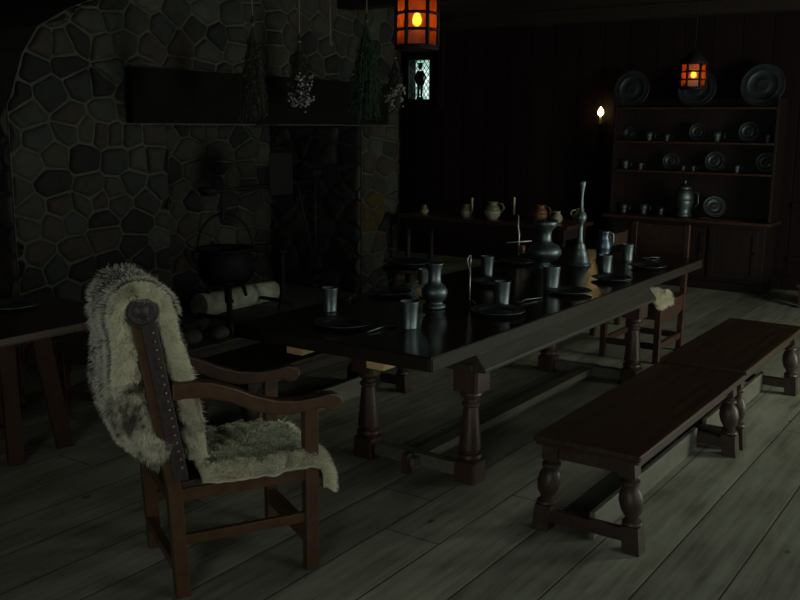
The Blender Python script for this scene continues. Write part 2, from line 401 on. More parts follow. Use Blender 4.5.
# ------------------------------------------------------------------ stone fireplace
YF, YBK = 5.6, 6.8
PX0, OX0, OX1, PX1 = 3.67, 5.0, 7.5, 8.13
OZ = 1.68
fire = thing('stone_fireplace', 'huge dark fieldstone fireplace with black timber lintel behind the long table', 'fireplace', (0, 0, 0))
def clip(poly, a, b, c):     # keep a*x+b*y<=c
    out = []
    for i in range(len(poly)):
        p, q = poly[i], poly[(i + 1) % len(poly)]
        dp = a * p[0] + b * p[1] - c; dq = a * q[0] + b * q[1] - c
        if dp <= 0: out.append(p)
        if dp * dq < 0:
            t = dp / (dp - dq); out.append((p[0] + (q[0] - p[0]) * t, p[1] + (q[1] - p[1]) * t))
    return out
tones = []
def parea(c): return abs(sum(c[k][0] * c[(k + 1) % len(c)][1] - c[(k + 1) % len(c)][0] * c[k][1] for k in range(len(c)))) / 2 if len(c) > 2 else 0
def stones(mb, region, fn, size=.27, seed=1, gap=.009, hgt=.032, holes=(), ochre=None):
    """irregular fieldstones: Voronoi cells cut to a convex region, each a raised rounded stone"""
    rng = random.Random(seed)
    xs = [p[0] for p in region]; ys = [p[1] for p in region]
    seeds = []; y = min(ys) - size; row = 0
    while y < max(ys) + size:
        rh = size * rng.uniform(.50, 1.0); x = min(xs) - size * rng.uniform(1, 2)
        while x < max(xs) + size:
            wv = size * rng.uniform(.45, 1.75)
            seeds.append((x + wv / 2, y + rh / 2 + rng.uniform(-.34, .34) * rh)); x += wv
        y += rh
    AS = 1.45
    for i, (sx, sy) in enumerate(seeds):
        cell = list(region)
        for j, (tx, ty) in enumerate(seeds):
            if i == j: continue
            if abs(tx - sx) > size * 3 or abs(ty - sy) > size * 3: continue
            a = (tx - sx); b = (ty - sy) * AS; c = (a * (sx + tx) / 2 + b * (sy + ty) / 2)
            cell = clip(cell, a, b, c)
            if len(cell) < 3: break
        for hx0, hx1, hz0, hz1 in holes:
            ins_ = clip(clip(clip(clip(cell, -1, 0, -hx0), 1, 0, hx1), 0, -1, -hz0), 0, 1, hz1) if len(cell) > 2 else []
            if parea(ins_) > 1e-5: cell = max((clip(cell, 1, 0, hx0), clip(cell, -1, 0, -hx1), clip(cell, 0, 1, hz0), clip(cell, 0, -1, -hz1)), key=parea)
        if len(cell) < 3: continue
        area = abs(sum(cell[k][0] * cell[(k + 1) % len(cell)][1] - cell[(k + 1) % len(cell)][0] * cell[k][1] for k in range(len(cell)))) / 2
        if area < .0025: continue
        cx = sum(p[0] for p in cell) / len(cell); cy = sum(p[1] for p in cell) / len(cell)
        # subdivide edges and round the corners
        P = []
        for k in range(len(cell)):
            p, q = cell[k], cell[(k + 1) % len(cell)]
            L = math.hypot(q[0] - p[0], q[1] - p[1])
            if L < .02: P.append(((p[0] + q[0]) / 2, (p[1] + q[1]) / 2)); continue
            for t in (.10, .35, .65, .90): P.append((p[0] + (q[0] - p[0]) * t, p[1] + (q[1] - p[1]) * t))
        rad_ = math.sqrt(area / PI); tone = rng.random() * .97
        if ochre and math.hypot(cx - ochre[0], (cy - ochre[1]) * .7) < ochre[2]: tone = 1.0
        h = hgt * rng.uniform(.6, 1.2)
        rings = []
        for ins, z in ((gap, 0), (gap + .006, h * .55), (gap + .022, h * .9), (rad_ * .5, h)):
            ring = []
            for (px, py) in P:
                dx, dy = px - cx, py - cy; L = math.hypot(dx, dy) or 1
                kf = max(L - ins * (1.15 + .5 * noise.noise((px * 9, py * 9, seed))), .15 * L) / L
                ring.append(fn(cx + dx * kf, cy + dy * kf, z + (.006 * noise.noise((px * 7, py * 7, z * 9 + seed)) if z else 0)))
            rings.append(ring)
        n = len(P); vs = [v for r in rings for v in r]; fs = []
        for r in range(3):
            for k in range(n): fs.append((r * n + k, r * n + (k + 1) % n, (r + 1) * n + (k + 1) % n, (r + 1) * n + k))
        fs.append(tuple(3 * n + k for k in range(n)))
        n0 = len(mb.f); mb.add(vs, fs, True)
        mb.tone = getattr(mb, 'tone', []); mb.tone += [tone] * len(fs)
def build_stone(mb, name, parent):
    me = bpy.data.meshes.new(name); me.from_pydata(mb.v, [], mb.f); me.polygons.foreach_set('use_smooth', mb.sm)
    at = me.attributes.new('tone', 'FLOAT', 'FACE'); at.data.foreach_set('value', mb.tone)
    me.materials.append(M['stone'])
    bm = bmesh.new(); bm.from_mesh(me); bmesh.ops.recalc_face_normals(bm, faces=bm.faces); bm.to_mesh(me); bm.free()
    o = bpy.data.objects.new(name, me); C.objects.link(o); o.parent = parent; return o
BX0, BX1, BZ0, BZ1 = 4.625, 7.85, 1.69, 2.09
# mortar core (with the sloping left shoulder)
core = MB(); FY = lambda a, b, d: (a, d, b)
core.prism([(PX0, 0), (OX0, 0), (OX0, ZC - .01), (4.95, ZC - .01), (BX0, 2.62), (4.445, 2.56), (4.193, 2.46), (3.93, 2.312), (3.80, 2.125), (3.705, 1.865), (PX0, 1.80)], YF, YL, FY)
core.prism([(OX1, 0), (PX1, 0), (PX1, ZC - .01), (OX1, ZC - .01)], YF, YL, FY)
core.prism([(OX0, OZ), (OX1, OZ), (OX1, ZC - .01), (OX0, ZC - .01)], YF, YL, FY)
core.prism([(OX0, 0), (OX1, 0), (OX1, OZ), (OX0, OZ)], YBK, YL, FY)
core.build('mortar', M['mortar'], fire)
s = MB(); F1 = lambda a, b, d: (a, YF - d, b)
stones(s, [(PX0, 0), (PX1, 0), (PX1, ZC - .01), (4.95, ZC - .01), (BX0, 2.62), (4.445, 2.553), (4.193, 2.454), (3.936, 2.307), (3.804, 2.12), (3.713, 1.863), (PX0, 1.80)], F1, .215, 42,
       holes=((OX0, OX1, -.1, OZ), (BX0, BX1, BZ0, BZ1 + .005)), ochre=(7.68, .80, .20))
build_stone(s, 'stone_facing', fire)
s = MB(); stones(s, [(YF + .01, 0), (YBK, 0), (YBK, OZ), (YF + .01, OZ)], lambda a, b, d: (OX1 - d, a, b), .26, 21)
build_stone(s, 'cheek_stones', fire)
s = MB(); stones(s, [(YF, 0), (YL, 0), (YL, 1.80), (YF, 1.80)], lambda a, b, d: (PX0 - d, a, b), .24, 52)
build_stone(s, 'left_side_stones', fire)
s = MB(); stones(s, [(YF, 0), (YL, 0), (YL, ZC - .02), (YF, ZC - .02)], lambda a, b, d: (PX1 + d, a, b), .27, 23)
build_stone(s, 'side_stones', fire)
s = MB(); stones(s, [(OX0, 0), (OX1, 0), (OX1, OZ), (OX0, OZ)], lambda a, b, d: (a, YBK - d, b), .26, 31)
build_stone(s, 'fireback_stones', fire)
bm_ = MB().box(BX0, BX1, YF - .075, YF + .25, BZ0, BZ1).build('lintel_beam', M['beam'], fire, .012, label='sooty black timber lintel')
MB().box(OX0 - .25, OX1 + .1, YF - .42, YBK, 0, .012).build('hearth_slab', M['ash'], fire, .01)

# crane, pot and hearth things -------------------------------------------------
cr = thing('fireplace_crane', 'black wrought iron swinging crane on the right cheek of the hearth', 'crane', (7.40, 6.12, 0))
HX, HY = 7.40, 6.12
end = Vector((5.54 - HX, 5.75 - HY, 0)); ed = end.normalized()
MB().tube([(0, 0, .10), (0, 0, 1.27)], .022, 10).build('post', M['iron'], cr)
MB().tube([(0, 0, 1.13), tuple(end + Vector((0, 0, 1.13)))], .018, 8).sphere((*(end)[:2], 1.13), .03, 8).build('arm', M['iron'], cr)
br = MB().tube([(0, 0, .22), tuple(ed * .10 + Vector((0, 0, .45))), tuple(ed * .36 + Vector((0, 0, 1.12)))], .014, 8)
for k in range(5):       # scroll lattice between post and brace
    zc = .42 + k * .14; wdt = (.05 + k * .055)
    c = ed * (wdt * .5); pts = [tuple(c + ed * (wdt * .42 * math.cos(a)) + Vector((0, 0, zc + .055 * math.sin(a)))) for a in [2 * PI * i / 14 for i in range(14)]]
    br.tube(pts, .007, 6, close=True)
br.build('brace', M['iron'], cr)
for z in (.12, 1.19): MB().box(-.05, .095, -.02, .02, z, z + .05).build('bracket', M['iron'], cr)

pos = lambda t: (HX + end.x * t, HY + end.y * t)
px, py = pos(.405)
pl = thing('iron_plate', 'black square iron plate hung flat from the crane arm', 'griddle', (px, py - .03, 0))
MB().box(-.16, .16, -.045, -.03, 1.04, 1.43).build('plate', M['iron'], pl, .01)
MB().tube([(-.08, -.032, 1.40), (-.08, 0, 1.47), (.08, 0, 1.47), (.08, -.032, 1.40)], .008, 6).build('handle', M['iron'], pl)

px, py = pos(.86)
tr = thing('pot_trammel', 'black iron trammel hook hanging between crane arm and cauldron', 'pot hook', (px, py, 0))
t_ = MB().box(-.032, .032, -.006, .006, .86, 1.15)
for k in range(5): t_.tube([(-.036, 0, .90 + k * .05), (-.05, 0, .92 + k * .05)], .005, 5)
t_.tube([(0, 0, .90), (0, .0, .89), (.0, -.02, .88), (.0, -.04, .90)], .009, 6); t_.build('bar', M['iron'], tr)
cp = thing('ladle', 'black iron ladle hooked over the tip of the crane arm', 'ladle', (pos(1.0)[0] + .02, pos(1.0)[1] - .03, 0))
MB().lathe([(.001, 1.10), (.05, 1.105), (.08, 1.13), (.085, 1.17), (.078, 1.17), (.07, 1.14), (.04, 1.115), (.001, 1.11)], 16, Matrix.Translation((-.02, 0, 0)), cap=False).build('bowl', M['iron'], cp)
MB().tube([(.05, 0, 1.165), (.12, 0, 1.19), (.22, 0, 1.17)], .009, 6).build('handle', M['iron'], cp)

ck = thing('iron_cauldron', 'black three-legged cauldron hanging by its bail over the hearth', 'cauldron', (px, py, 0))
MB().lathe([(.001, .245), (.10, .25), (.17, .28), (.215, .34), (.225, .41), (.21, .48), (.20, .51), (.225, .535), (.232, .55), (.222, .555), (.20, .53), (.195, .48), (.205, .41), (.19, .33), (.12, .275), (.001, .265)], 32, cap=False).build('body', M['iron'], ck)
for a in (30, 150, 270):
    MB().tube([(.14 * math.cos(rad(a)), .14 * math.sin(rad(a)), .27), (.18 * math.cos(rad(a)), .18 * math.sin(rad(a)), .15)], [.02, .013], 8).build('leg', M['iron'], ck)
pts = [(-.215 * math.cos(a), 0, .54 + .28 * math.sin(a)) for a in [PI * i / 16 for i in range(17)]]
MB().tube(pts, .010, 8).build('bail', M['iron'], ck)
for s_ in (-1, 1):
    MB().tube([(s_ * .22, 0, .52), (s_ * .255, 0, .53), (s_ * .25, 0, .47), (s_ * .225, 0, .44)], .012, 6).build('ear', M['iron'], ck)
ck.rotation_euler[2] = rad(-45); ck.scale = (1.1, 1.1, 1.1); ck.location.z = .03

def andiron(x, y, label, cup=True, h=.57):
    a = thing('andiron', label, 'firedog', (x, y, .012)); h -= .012
    MB().box(-.018, .018, -.018, .018, .05, h - .04).box(-.026, .026, -.026, .026, h * .55, h * .55 + .03).build('shaft', M['iron'], a, .004)
    MB().lathe([(.018, h - .05), (.05, h - .03), (.056, h), (.045, h), (.03, h - .02)], 14).build('cup', M['iron'], a)
    f = MB()
    for s_ in (-1, 1): f.tube([(0, 0, .10), (s_ * .06, -.02, .06), (s_ * .10, -.04, .012)], [.018, .015, .012], 8)
    f.build('foot', M['iron'], a)
    MB().box(-.014, .014, .0, .38, .07, .10).box(-.014, .014, .34, .37, 0, .09).build('log_bar', M['iron'], a, .003)
    return a
andiron(6.39, 5.68, 'black iron firedog with a cup top, right of the hanging cauldron')
andiron(5.49, 5.46, 'black iron firedog standing under the hanging cauldron', h=.42)

def log(name, p, q, r0, r1, mat, label, group=None):
    p, q = Vector(p), Vector(q); L = (q - p).length; n = 18; N = 12
    rings = [(r0 + (r1 - r0) * i / N) for i in range(N + 1)]
    d = (q - p).normalized(); rot = d.to_track_quat('Z', 'Y').to_matrix().to_4x4()
    m = MB(); vs = []; fs = []
    for i in range(N + 1):
        for k in range(n):
            a = 2 * PI * k / n; r = rings[i] * (1 + .10 * noise.noise((math.cos(a) * 1.5, math.sin(a) * 1.5, i * .35 + p.x)))
            vs.append((r * math.cos(a), r * math.sin(a), L * i / N))
    for i in range(N):
        for k in range(n): fs.append((i * n + k, i * n + (k + 1) % n, (i + 1) * n + (k + 1) % n, (i + 1) * n + k))
    m.add(vs, fs, True); m.f.append(tuple(reversed(range(n)))); m.sm.append(False); m.f.append(tuple(N * n + k for k in range(n))); m.sm.append(False)
    o = m.build(name, mat); o.matrix_world = Matrix.Translation(p) @ rot
    return tag(o, label, 'log', group)
log('birch_log', (5.66, 6.00, .122), (6.68, 6.06, .112), .105, .095, M['bark'], 'thick pale birch log laid across the firedogs')
log('split_log', (5.35, 6.40, .075), (6.4, 6.48, .065), .06, .05, M['bark_dark'], 'thin charred log lying at the back of the hearth')
log('split_log', (4.92, 5.50, .072), (5.36, 5.62, .068), .055, .05, M['bark_dark'], 'short charred log end left of the birch log')
# loose stones and kindling on the left of the hearth
for i, (x, y, r, lb) in enumerate([(4.95, 5.35, .085, 'squat'), (5.22, 5.30, .07, 'smaller'), (5.45, 5.36, .06, 'smallest round')]):
    m = MB(); m.sphere((0, 0, 0), r, 10, (1.25, .95, .72))
    m.v = [tuple(Vector(v) * (1 + .18 * noise.noise(Vector(v) * 11 + Vector((i * 5, 0, 0))))) for v in m.v]
    o = m.build('hearth_stone', M['ash'], weld=True); o.location = (x, y, .012 + r * .66)
    tag(o, lb + ' loose grey stone on the front of the hearth', 'stone')

# ------------------------------------------------------------------ long draw-leaf table
TX0, TX1, TY0, TY1, TH = 3.042, 6.55, 1.93, 3.007, .795
tb = thing('refectory_table', 'long dark oak draw-leaf dining table set with pewter', 'table', (0, 0, 0))
th = .062
MB().box(3.70, 5.98, TY0, TY1, TH - th, TH).build('tabletop', M['table_top'], tb, .004)
for a, b in ((TX0, 3.70), (5.98, TX1)):
    m = MB().box(a + .0015, b - .0015, TY0, TY1, TH - th, TH)
    m.build('draw_leaf', M['table_top'], tb, .004)
m = MB()     # side and end edge boards
m.box(3.69, 5.99, TY0 - .003, TY0 + .012, TH - th + .002, TH - .006).box(TX0 + .01, 3.69, TY0 - .003, TY0 + .012, TH - th + .002, TH - .006).box(5.99, TX1 - .01, TY0 - .003, TY0 + .012, TH - th + .002, TH - .006)
m.box(TX0 - .003, TX0 + .012, TY0 + .01, TY1 - .01, TH - th + .002, TH - .006)
m.build('edge_board', M['table_edge'], tb, .002)
LX = (3.775, 5.92); LY = (2.165, 2.775)
m = MB()
m.box(LX[0] - .06, LX[1] + .06, LY[0] - .055, LY[0] - .025, .60, TH - th); m.box(LX[0] - .06, LX[1] + .06, LY[1] + .025, LY[1] + .055, .60, TH - th)
m.box(LX[0] - .055, LX[0] - .025, LY[0] - .02, LY[1] + .02, .60, TH - th); m.box(LX[1] + .025, LX[1] + .055, LY[0] - .02, LY[1] + .02, .60, TH - th)
m.build('apron', M['table_edge'], tb, .003)
m = MB()
for sg, yb_ in ((-1, LY[0] - .05), (1, LY[1] + .05)):      # broad sloping rail along each long side
    m.prism([(yb_, .565), (yb_ + sg * .065, .565), (yb_ + sg * .068, .585), (yb_ + sg * .055, .60), (yb_ + sg * .012, .655), (yb_, .655)], LX[0] - .075, LX[1] + .075, lambda a, b, d: (d, a, b))
m.box(LX[0] - .085, LX[0] - .03, LY[0] - .05, LY[1] + .05, .565, .60).box(LX[1] + .03, LX[1] + .085, LY[0] - .05, LY[1] + .05, .565, .60)
m.build('apron_moulding', M['table_side'], tb, .008, seg=3)
legp = [(.050, .448), (.054, .438), (.05, .425), (.034, .415), (.034, .402), (.044, .394), (.044, .382), (.035, .374), (.038, .35), (.047, .26), (.053, .19), (.054, .165), (.045, .155), (.045, .148), (.058, .14), (.060, .125), (.053, .115), (.05, .108)]
legp = legp[::-1]
for x in LX:
    for y in LY:
        p = [(.058, 0, 1), (.058, .105, 1), (.05, .107, 0)] + [(r, z, 0) for r, z in legp] + [(.068, .456, 1), (.068, .735, 1)]
        sharp(turned(p, 32, Matrix.Translation((x, y, 0))).build('leg', M['table_leg'], tb))
    MB().box(x - .03, x + .03, LY[0] + .06, LY[1] - .06, .02, .085).build('end_stretcher', M['table_rail'], tb, .004)
MB().box(LX[0] - .09, LX[1] + .09, 2.43, 2.51, .03, .075).build('long_stretcher', M['table_rail'], tb, .004)
MB().box(LX[0] - .115, LX[0] - .075, 2.45, 2.49, 0.0, .10).build('stretcher_peg', M['table_leg'], tb, .004)
for y in (2.22, 2.66):      # pale runners under the near pulled-out leaf
    MB().box(3.065, 3.71, y - .045, y + .045, TH - th - .036, TH - th).build('leaf_runner', M['pale_wood'], tb, .003, label='pale raw wood runner under the near leaf')

# ------------------------------------------------------------------ benches
def make_bench(label):
    b = thing('oak_bench', label, 'bench', (4.185, 1.427, 0), 0, 'joined oak benches beside the long table')
    hl, hw, H_ = .763, .233, .431
    MB().box(-hl, hl, -hw, hw, H_ - .030, H_).box(-hl + .008, hl - .008, -hw + .008, hw - .008, H_ - .045, H_ - .03).build('seat', M['bench_top'], b, .007, seg=3)
    m = MB(); fx, fy = .70, .165
    m.box(-fx, fx, -fy - .012, -fy + .012, .325, H_ - .045); m.box(-fx, fx, fy - .012, fy + .012, .325, H_ - .045)
    m.box(-fx - .012, -fx + .012, -fy, fy, .325, H_ - .045); m.box(fx - .012, fx + .012, -fy, fy, .325, H_ - .045)
    m.build('apron', M['bench_side'], b, .003)
    prof = [(.03, .115), (.042, .122), (.04, .132), (.026, .142), (.03, .155), (.044, .18), (.05, .215), (.046, .25), (.034, .272), (.026, .28), (.040, .288), (.040, .300), (.026, .306), (.03, .316)]
    for sx in (-1, 1):
        for sy in (-1, 1):
            sh = Matrix.Identity(4); x, y = sx * .70, sy * .165
            sh[1][2] = -sy * .10; sh[0][2] = 0
            T4 = Matrix.Translation((x, y + sy * .038, 0)) @ sh
            p = [(.036, 0, 1), (.036, .115, 1)] + [(r, z, 0) for r, z in prof] + [(.034, .322, 1), (.034, H_ - .046, 1)]
            sharp(turned(p, 28, T4).build('leg', M['bench_side'], b))
        MB().box(sx * .70 - .018, sx * .70 + .018, -.175, .175, .04, .095).build('end_stretcher', M['bench_side'], b, .004)
    MB().box(-.69, .69, -.027, -.003, .0, .12).build('long_stretcher', M['table_rail'], b, .003)
    return b
bench = make_bench('nearest dark oak bench, right of the table leg, in the front right')
dup(bench, (5.655, 1.427, 0), 0, 'farther oak bench, end to end beyond the nearest one, by the right edge', (.90, 1, 1.035))
dup(bench, (4.16, 3.49, 0), 0, 'oak bench on the fireplace side of the long table, mostly hidden under it')

# ------------------------------------------------------------------ armchair with the fur pelt
CA = rad(-28.6); c0 = Vector((2.171, 2.42, 0))
ac = thing('armchair', 'walnut armchair with scrolled arms and studded leather back in the foreground', 'chair', c0, CA)
W = .50; PW = .046
def post_x(z):      # back edge of the rear post
    if z < .42: return -.028 - .020 * (z / .42)
    return -.048 - (z - .42) * .165
for y in (0, W - PW):
    m = MB(); zs = [0, .2, .42, .6, .8, 1.0, 1.06]; n = 0
    vs = []
    for z in zs:
        xb = post_x(z); wd = .052 if z < .5 else .045
        vs += [(xb, y, z), (xb + wd, y, z), (xb + wd, y + PW, z), (xb, y + PW, z)]
    fs = [(3, 2, 1, 0)] + [(4 * i + a, 4 * i + (a + 1) % 4, 4 * i + 4 + (a + 1) % 4, 4 * i + 4 + a) for i in range(len(zs) - 1) for a in range(4)] + [tuple(4 * (len(zs) - 1) + k for k in range(4))]
    m.add(vs, fs); leg = m.build('leg', M['chair_wood'], ac, .004)
    # leather-wrapped front strip with the round ear
    m = MB(); vs = []; zz = [.45, .6, .8, 1.0, 1.05]; 
    for z in zz:
        xb = post_x(z) + .030; vs += [(xb, y - .006, z), (xb + .052, y - .006, z), (xb + .052, y + PW + .006, z), (xb, y + PW + .006, z)]
    m.add(vs, [(3, 2, 1, 0)] + [(4 * i + a, 4 * i + (a + 1) % 4, 4 * i + 4 + (a + 1) % 4, 4 * i + 4 + a) for i in range(len(zz) - 1) for a in range(4)] + [tuple(4 * (len(zz) - 1) + k for k in range(4))])
    ex = post_x(1.072) + .042
    m.lathe([(.057, -.009), (.060, 0), (.060, PW), (.057, PW + .009)], 28, Matrix.Translation((ex, y, 1.072)) @ Matrix.Rotation(rad(-90), 4, 'X'))
    lf = m.build('leather_strip', M['leather'], ac, .003, label='dark studded leather on the back post')
    m = MB(); m2 = MB()
    for k in range(17):
        z = .50 + k * .031; xb = post_x(z) + .064
        m.sphere((xb, y - .007, z), .006, 5); m2.sphere((xb, y + PW + .007, z), .006, 5)
    m.build('brass_nail_row', M['brass'], lf); m2.build('brass_nail_row', M['brass'], lf)
    m = MB()
    for yy, sg in ((y - .010, -1), (y + PW + .010, 1)):
        m.lathe([(.046, 0), (.048, .003), (.040, .004), (.036, .002), (.022, .002), (.018, .006), (.001, .007)], 24, Matrix.Translation((ex, yy, 1.072)) @ Matrix.Rotation(rad(90 * (1 if sg < 0 else -1)), 4, 'X'), cap=False)
        for k in range(6):
            a = k * PI / 3; m.sphere((ex + .030 * math.cos(a), yy, 1.072 + .030 * math.sin(a)), .009, 5, (1, .5, 1))
    m.build('rosette', M['leather'], lf)
# back panel between the posts
m = MB(); vs = []
for z in (.52, .8, 1.03):
    xb = post_x(z); vs += [(xb + .008, PW, z), (xb + .034, PW, z), (xb + .034, W - PW, z), (xb + .008, W - PW, z)]
m.add(vs, [(3, 2, 1, 0)] + [(4 * i + a, 4 * i + (a + 1) % 4, 4 * i + 4 + (a + 1) % 4, 4 * i + 4 + a) for i in range(2) for a in range(4)] + [(8, 9, 10, 11)])
m.build('backrest', M['leather'], ac, .003)
for y in (0, W - PW):
    m = MB().prism([(.474, 0), (.524, 0), (.527, .66), (.471, .66)], y, y + PW, FY); m.build('leg', M['chair_wood'], ac, .004)
    # arm: side outline, extruded
    top = [(-.02, .808), (.05, .808), (.12, .797), (.20, .768), (.28, .728), (.36, .700), (.44, .688), (.52, .692), (.57, .700), (.60, .696)]
    end_ = [(.622, .680), (.625, .655), (.610, .635), (.585, .628), (.560, .636)]
    bot = [(.545, .648), (.50, .646), (.42, .638), (.34, .648), (.26, .676), (.18, .718), (.10, .742), (.03, .748), (-.02, .745)]
    MB().prism(top + end_ + bot, y - .008, y + PW + .008, FY).build('arm', M['chair_wood'], ac, .006)
    MB().box(.0, .48, y + .008, y + PW - .008, .368, .414).build('seat_rail', M['chair_wood'], ac, .003)
    MB().box(-.01, .48, y + .010, y + PW - .010, .198, .236).build('side_stretcher', M['chair_wood'], ac, .003)
MB().box(.480, .518, PW, W - PW, .350, .414).build('seat_rail', M['chair_wood'], ac, .003)
MB().box(-.045, -.012, PW, W - PW, .368, .414).build('seat_rail', M['chair_wood'], ac, .003)
MB().box(.480, .512, PW, W - PW, .10, .17).build('front_stretcher', M['chair_wood'], ac, .003)
MB().box(-.035, -.005, PW, W - PW, .10, .14).build('rear_stretcher', M['chair_wood'], ac, .003)
MB().box(-.03, .50, .012, W - .012, .414, .440).build('seat', M['leather'], ac, .006)

# fur: a shaped hide with real hair blades -------------------------------------------------
def hide(name, nu, nv, S, zones, label, cat, n_hair, length, mats, rootloc, rz, seed=3, clump=1.0):
    """S(u,v)->(point, outward normal); zones(u,v,rng)->(material index, length factor, sideways lean vector)"""
    rng = random.Random(seed)
    vs = []; fs = []; mi = []; fur = []
    G = [[S(i / nu, j / nv) for j in range(nv + 1)] for i in range(nu + 1)]
    th_ = .012
    for side in (0, 1):
        for i in range(nu + 1):
            for j in range(nv + 1):
                p, n = G[i][j]; vs.append(tuple(p - n * (th_ if side else 0)))
    o1 = (nu + 1) * (nv + 1); idx = lambda i, j, s: s * o1 + i * (nv + 1) + j
    for i in range(nu):
        for j in range(nv):
            fs.append((idx(i, j, 0), idx(i + 1, j, 0), idx(i + 1, j + 1, 0), idx(i, j + 1, 0))); mi.append(0)
            fs.append((idx(i, j, 1), idx(i, j + 1, 1), idx(i + 1, j + 1, 1), idx(i + 1, j, 1))); mi.append(0)
    for i in range(nu):
        for j in (0, nv): fs.append((idx(i, j, 0), idx(i, j, 1), idx(i + 1, j, 1), idx(i + 1, j, 0))); mi.append(0)
    for j in range(nv):
        for i in (0, nu): fs.append((idx(i, j, 0), idx(i, j + 1, 0), idx(i, j + 1, 1), idx(i, j, 1))); mi.append(0)
    fur += [.3] * len(vs)
    for h in range(n_hair):
        u = rng.random(); v = rng.random()
        zn = zones(u, v, rng)
        if zn is None: continue
        m_i, lf, lean, vv = zn
        p, n = S(u, vv if vv is not None else v)
        p = Vector(p)
        cl = Vector((noise.noise(p * 26), noise.noise(p * 26 + Vector((7, 0, 0))), noise.noise(p * 26 + Vector((0, 9, 0))))) * .9 * clump
        d = (n + lean + cl + Vector((rng.gauss(0, .22), rng.gauss(0, .22), rng.gauss(0, .22)))).normalized()
        L = length * lf * rng.uniform(.6, 1.15); g = Vector((0, 0, -1))
        w_ = rng.uniform(.0011, .002)
        sd = d.cross(Vector((rng.gauss(0, 1), rng.gauss(0, 1), rng.gauss(0, 1)))).normalized() * w_
        p1 = p + d * L * .5 + g * L * .06; p2 = p + d * L * .95 + g * L * .22
        b = len(vs)
        vs += [tuple(p - sd - n * .003), tuple(p + sd - n * .003), tuple(p1 + sd * .85), tuple(p1 - sd * .85), tuple(p2)]
        fur += [0, 0, .5, .5, 1]
        fs += [(b, b + 1, b + 2, b + 3), (b + 3, b + 2, b + 4)]; mi += [m_i, m_i]
    me = bpy.data.meshes.new(name); me.from_pydata(vs, [], fs)
    for m in mats: me.materials.append(m)
    me.polygons.foreach_set('material_index', mi)
    at = me.attributes.new('fur', 'FLOAT', 'POINT'); at.data.foreach_set('value', fur)
    o = bpy.data.objects.new(name, me); C.objects.link(o); o.location = rootloc; o.rotation_euler = (0, 0, rz)
    return tag(o, label, cat)
def path_eval(path, t):
    L = [0]
    for a, b in zip(path, path[1:]): L.append(L[-1] + math.hypot(b[0] - a[0], b[1] - a[1]))
    s = t * L[-1]
    for i in range(len(path) - 1):
        if s <= L[i + 1] or i == len(path) - 2:
            k = (s - L[i]) / (L[i + 1] - L[i]); break
    def cr_(a, b, c, d, k):
        return .5 * ((2 * b) + (-a + c) * k + (2 * a - 5 * b + 4 * c - d) * k * k + (-a + 3 * b - 3 * c + d) * k ** 3)
    P0 = path[max(i - 1, 0)]; P1 = path[i]; P2 = path[i + 1]; P3 = path[min(i + 2, len(path) - 1)]
    x = cr_(P0[0], P1[0], P2[0], P3[0], k); z = cr_(P0[1], P1[1], P2[1], P3[1], k)
    return x, z, s
# back pelt: from low behind the chair, over the top rail and down the front of the back
bp = [(-.060, .540), (-.120, .585), (-.180, .65), (-.205, .74), (-.205, .86), (-.208, .98), (-.212, 1.07), (-.190, 1.135), (-.130, 1.168), (-.065, 1.145), (-.022, 1.08), (.002, .99), (.028, .88), (.056, .76), (.076, .64), (.086, .52)]
def P_back(u, v):
    u = min(max(u, 0), 1)
    x, z, s = path_eval(bp, u); x2, z2, _ = path_eval(bp, min(u + .01, 1)); x1, z1, _ = path_eval(bp, max(u - .01, 0))
    t = Vector((x2 - x1, 0, z2 - z1)).normalized(); n = Vector((-t.z, 0, t.x))
    wob = .012 * noise.noise((u * 9, 0, 3)) + .035 * min(1, max(0, (u - .55) / .12))
    wid = .105 - .030 * min(1, max(0, (u - .62) / .3)) + (.05 * max(0, 1 - abs(u - .12) / .14))
    yb = .35 + .03 * noise.noise((u * 8, 5, 1))
    VF = .2
    if v < VF:
        w = v / VF; y = .050 - .058 * math.sin(w * PI * .62) + wob; inn = wid * (1 - w) ** 1.15
    else:
        w = (v - VF) / (1 - VF); y0 = .050 - .058 * math.sin(PI * .62) + wob; y = y0 + (yb - y0) * w; inn = 0
    return Vector((x, y, z)) - n * inn + n * (.010 * noise.noise((u * 11, v * 6, 2)))
def S_back(u, v):
    p = P_back(u, v); e = .004
    du = P_back(u + e, v) - P_back(u - e, v); dv = P_back(u, v + e) - P_back(u, max(v - e, 0))
    n = dv.cross(du)
    if n.length < 1e-9: n = Vector((0, -1, 0))
    n.normalize()
    if v < .2 and n.y > 0: n = -n
    if v >= .2:
        x, z, s = path_eval(bp, u); x2, z2, _ = path_eval(bp, min(u + .01, 1)); x1, z1, _ = path_eval(bp, max(u - .01, 0))
        t = Vector((x2 - x1, 0, z2 - z1)).normalized(); m = Vector((-t.z, 0, t.x))
        if n.dot(m) < 0: n = -n
    return p, n
def Z_back(u, v, r):
    q = r.random()
    low = u < .24 or u > .82
    if q < .58:       # pale side of the fold that faces the room
        vv = .035 + r.random() * .185
        x, z, s = path_eval(bp, u); x2, z2, _ = path_eval(bp, min(u + .01, 1)); x1, z1, _ = path_eval(bp, max(u - .01, 0))
        t = Vector((x2 - x1, 0, z2 - z1)).normalized(); m = Vector((-t.z, 0, t.x))
        return (3 if low else 1), .52, m * 1.0 + Vector((0, 0, -.15)), vv
    if q < .76:       # long guard hair along the rim
        return (3 if (low or u > .62) else 2), 1.0 if u < .62 else .6, Vector((0, .1, 0)), .215 + r.random() * .08
    return (2 if .16 < u < .62 else 3), .95, Vector((0, .25, -.25)), .22 + .78 * r.random()
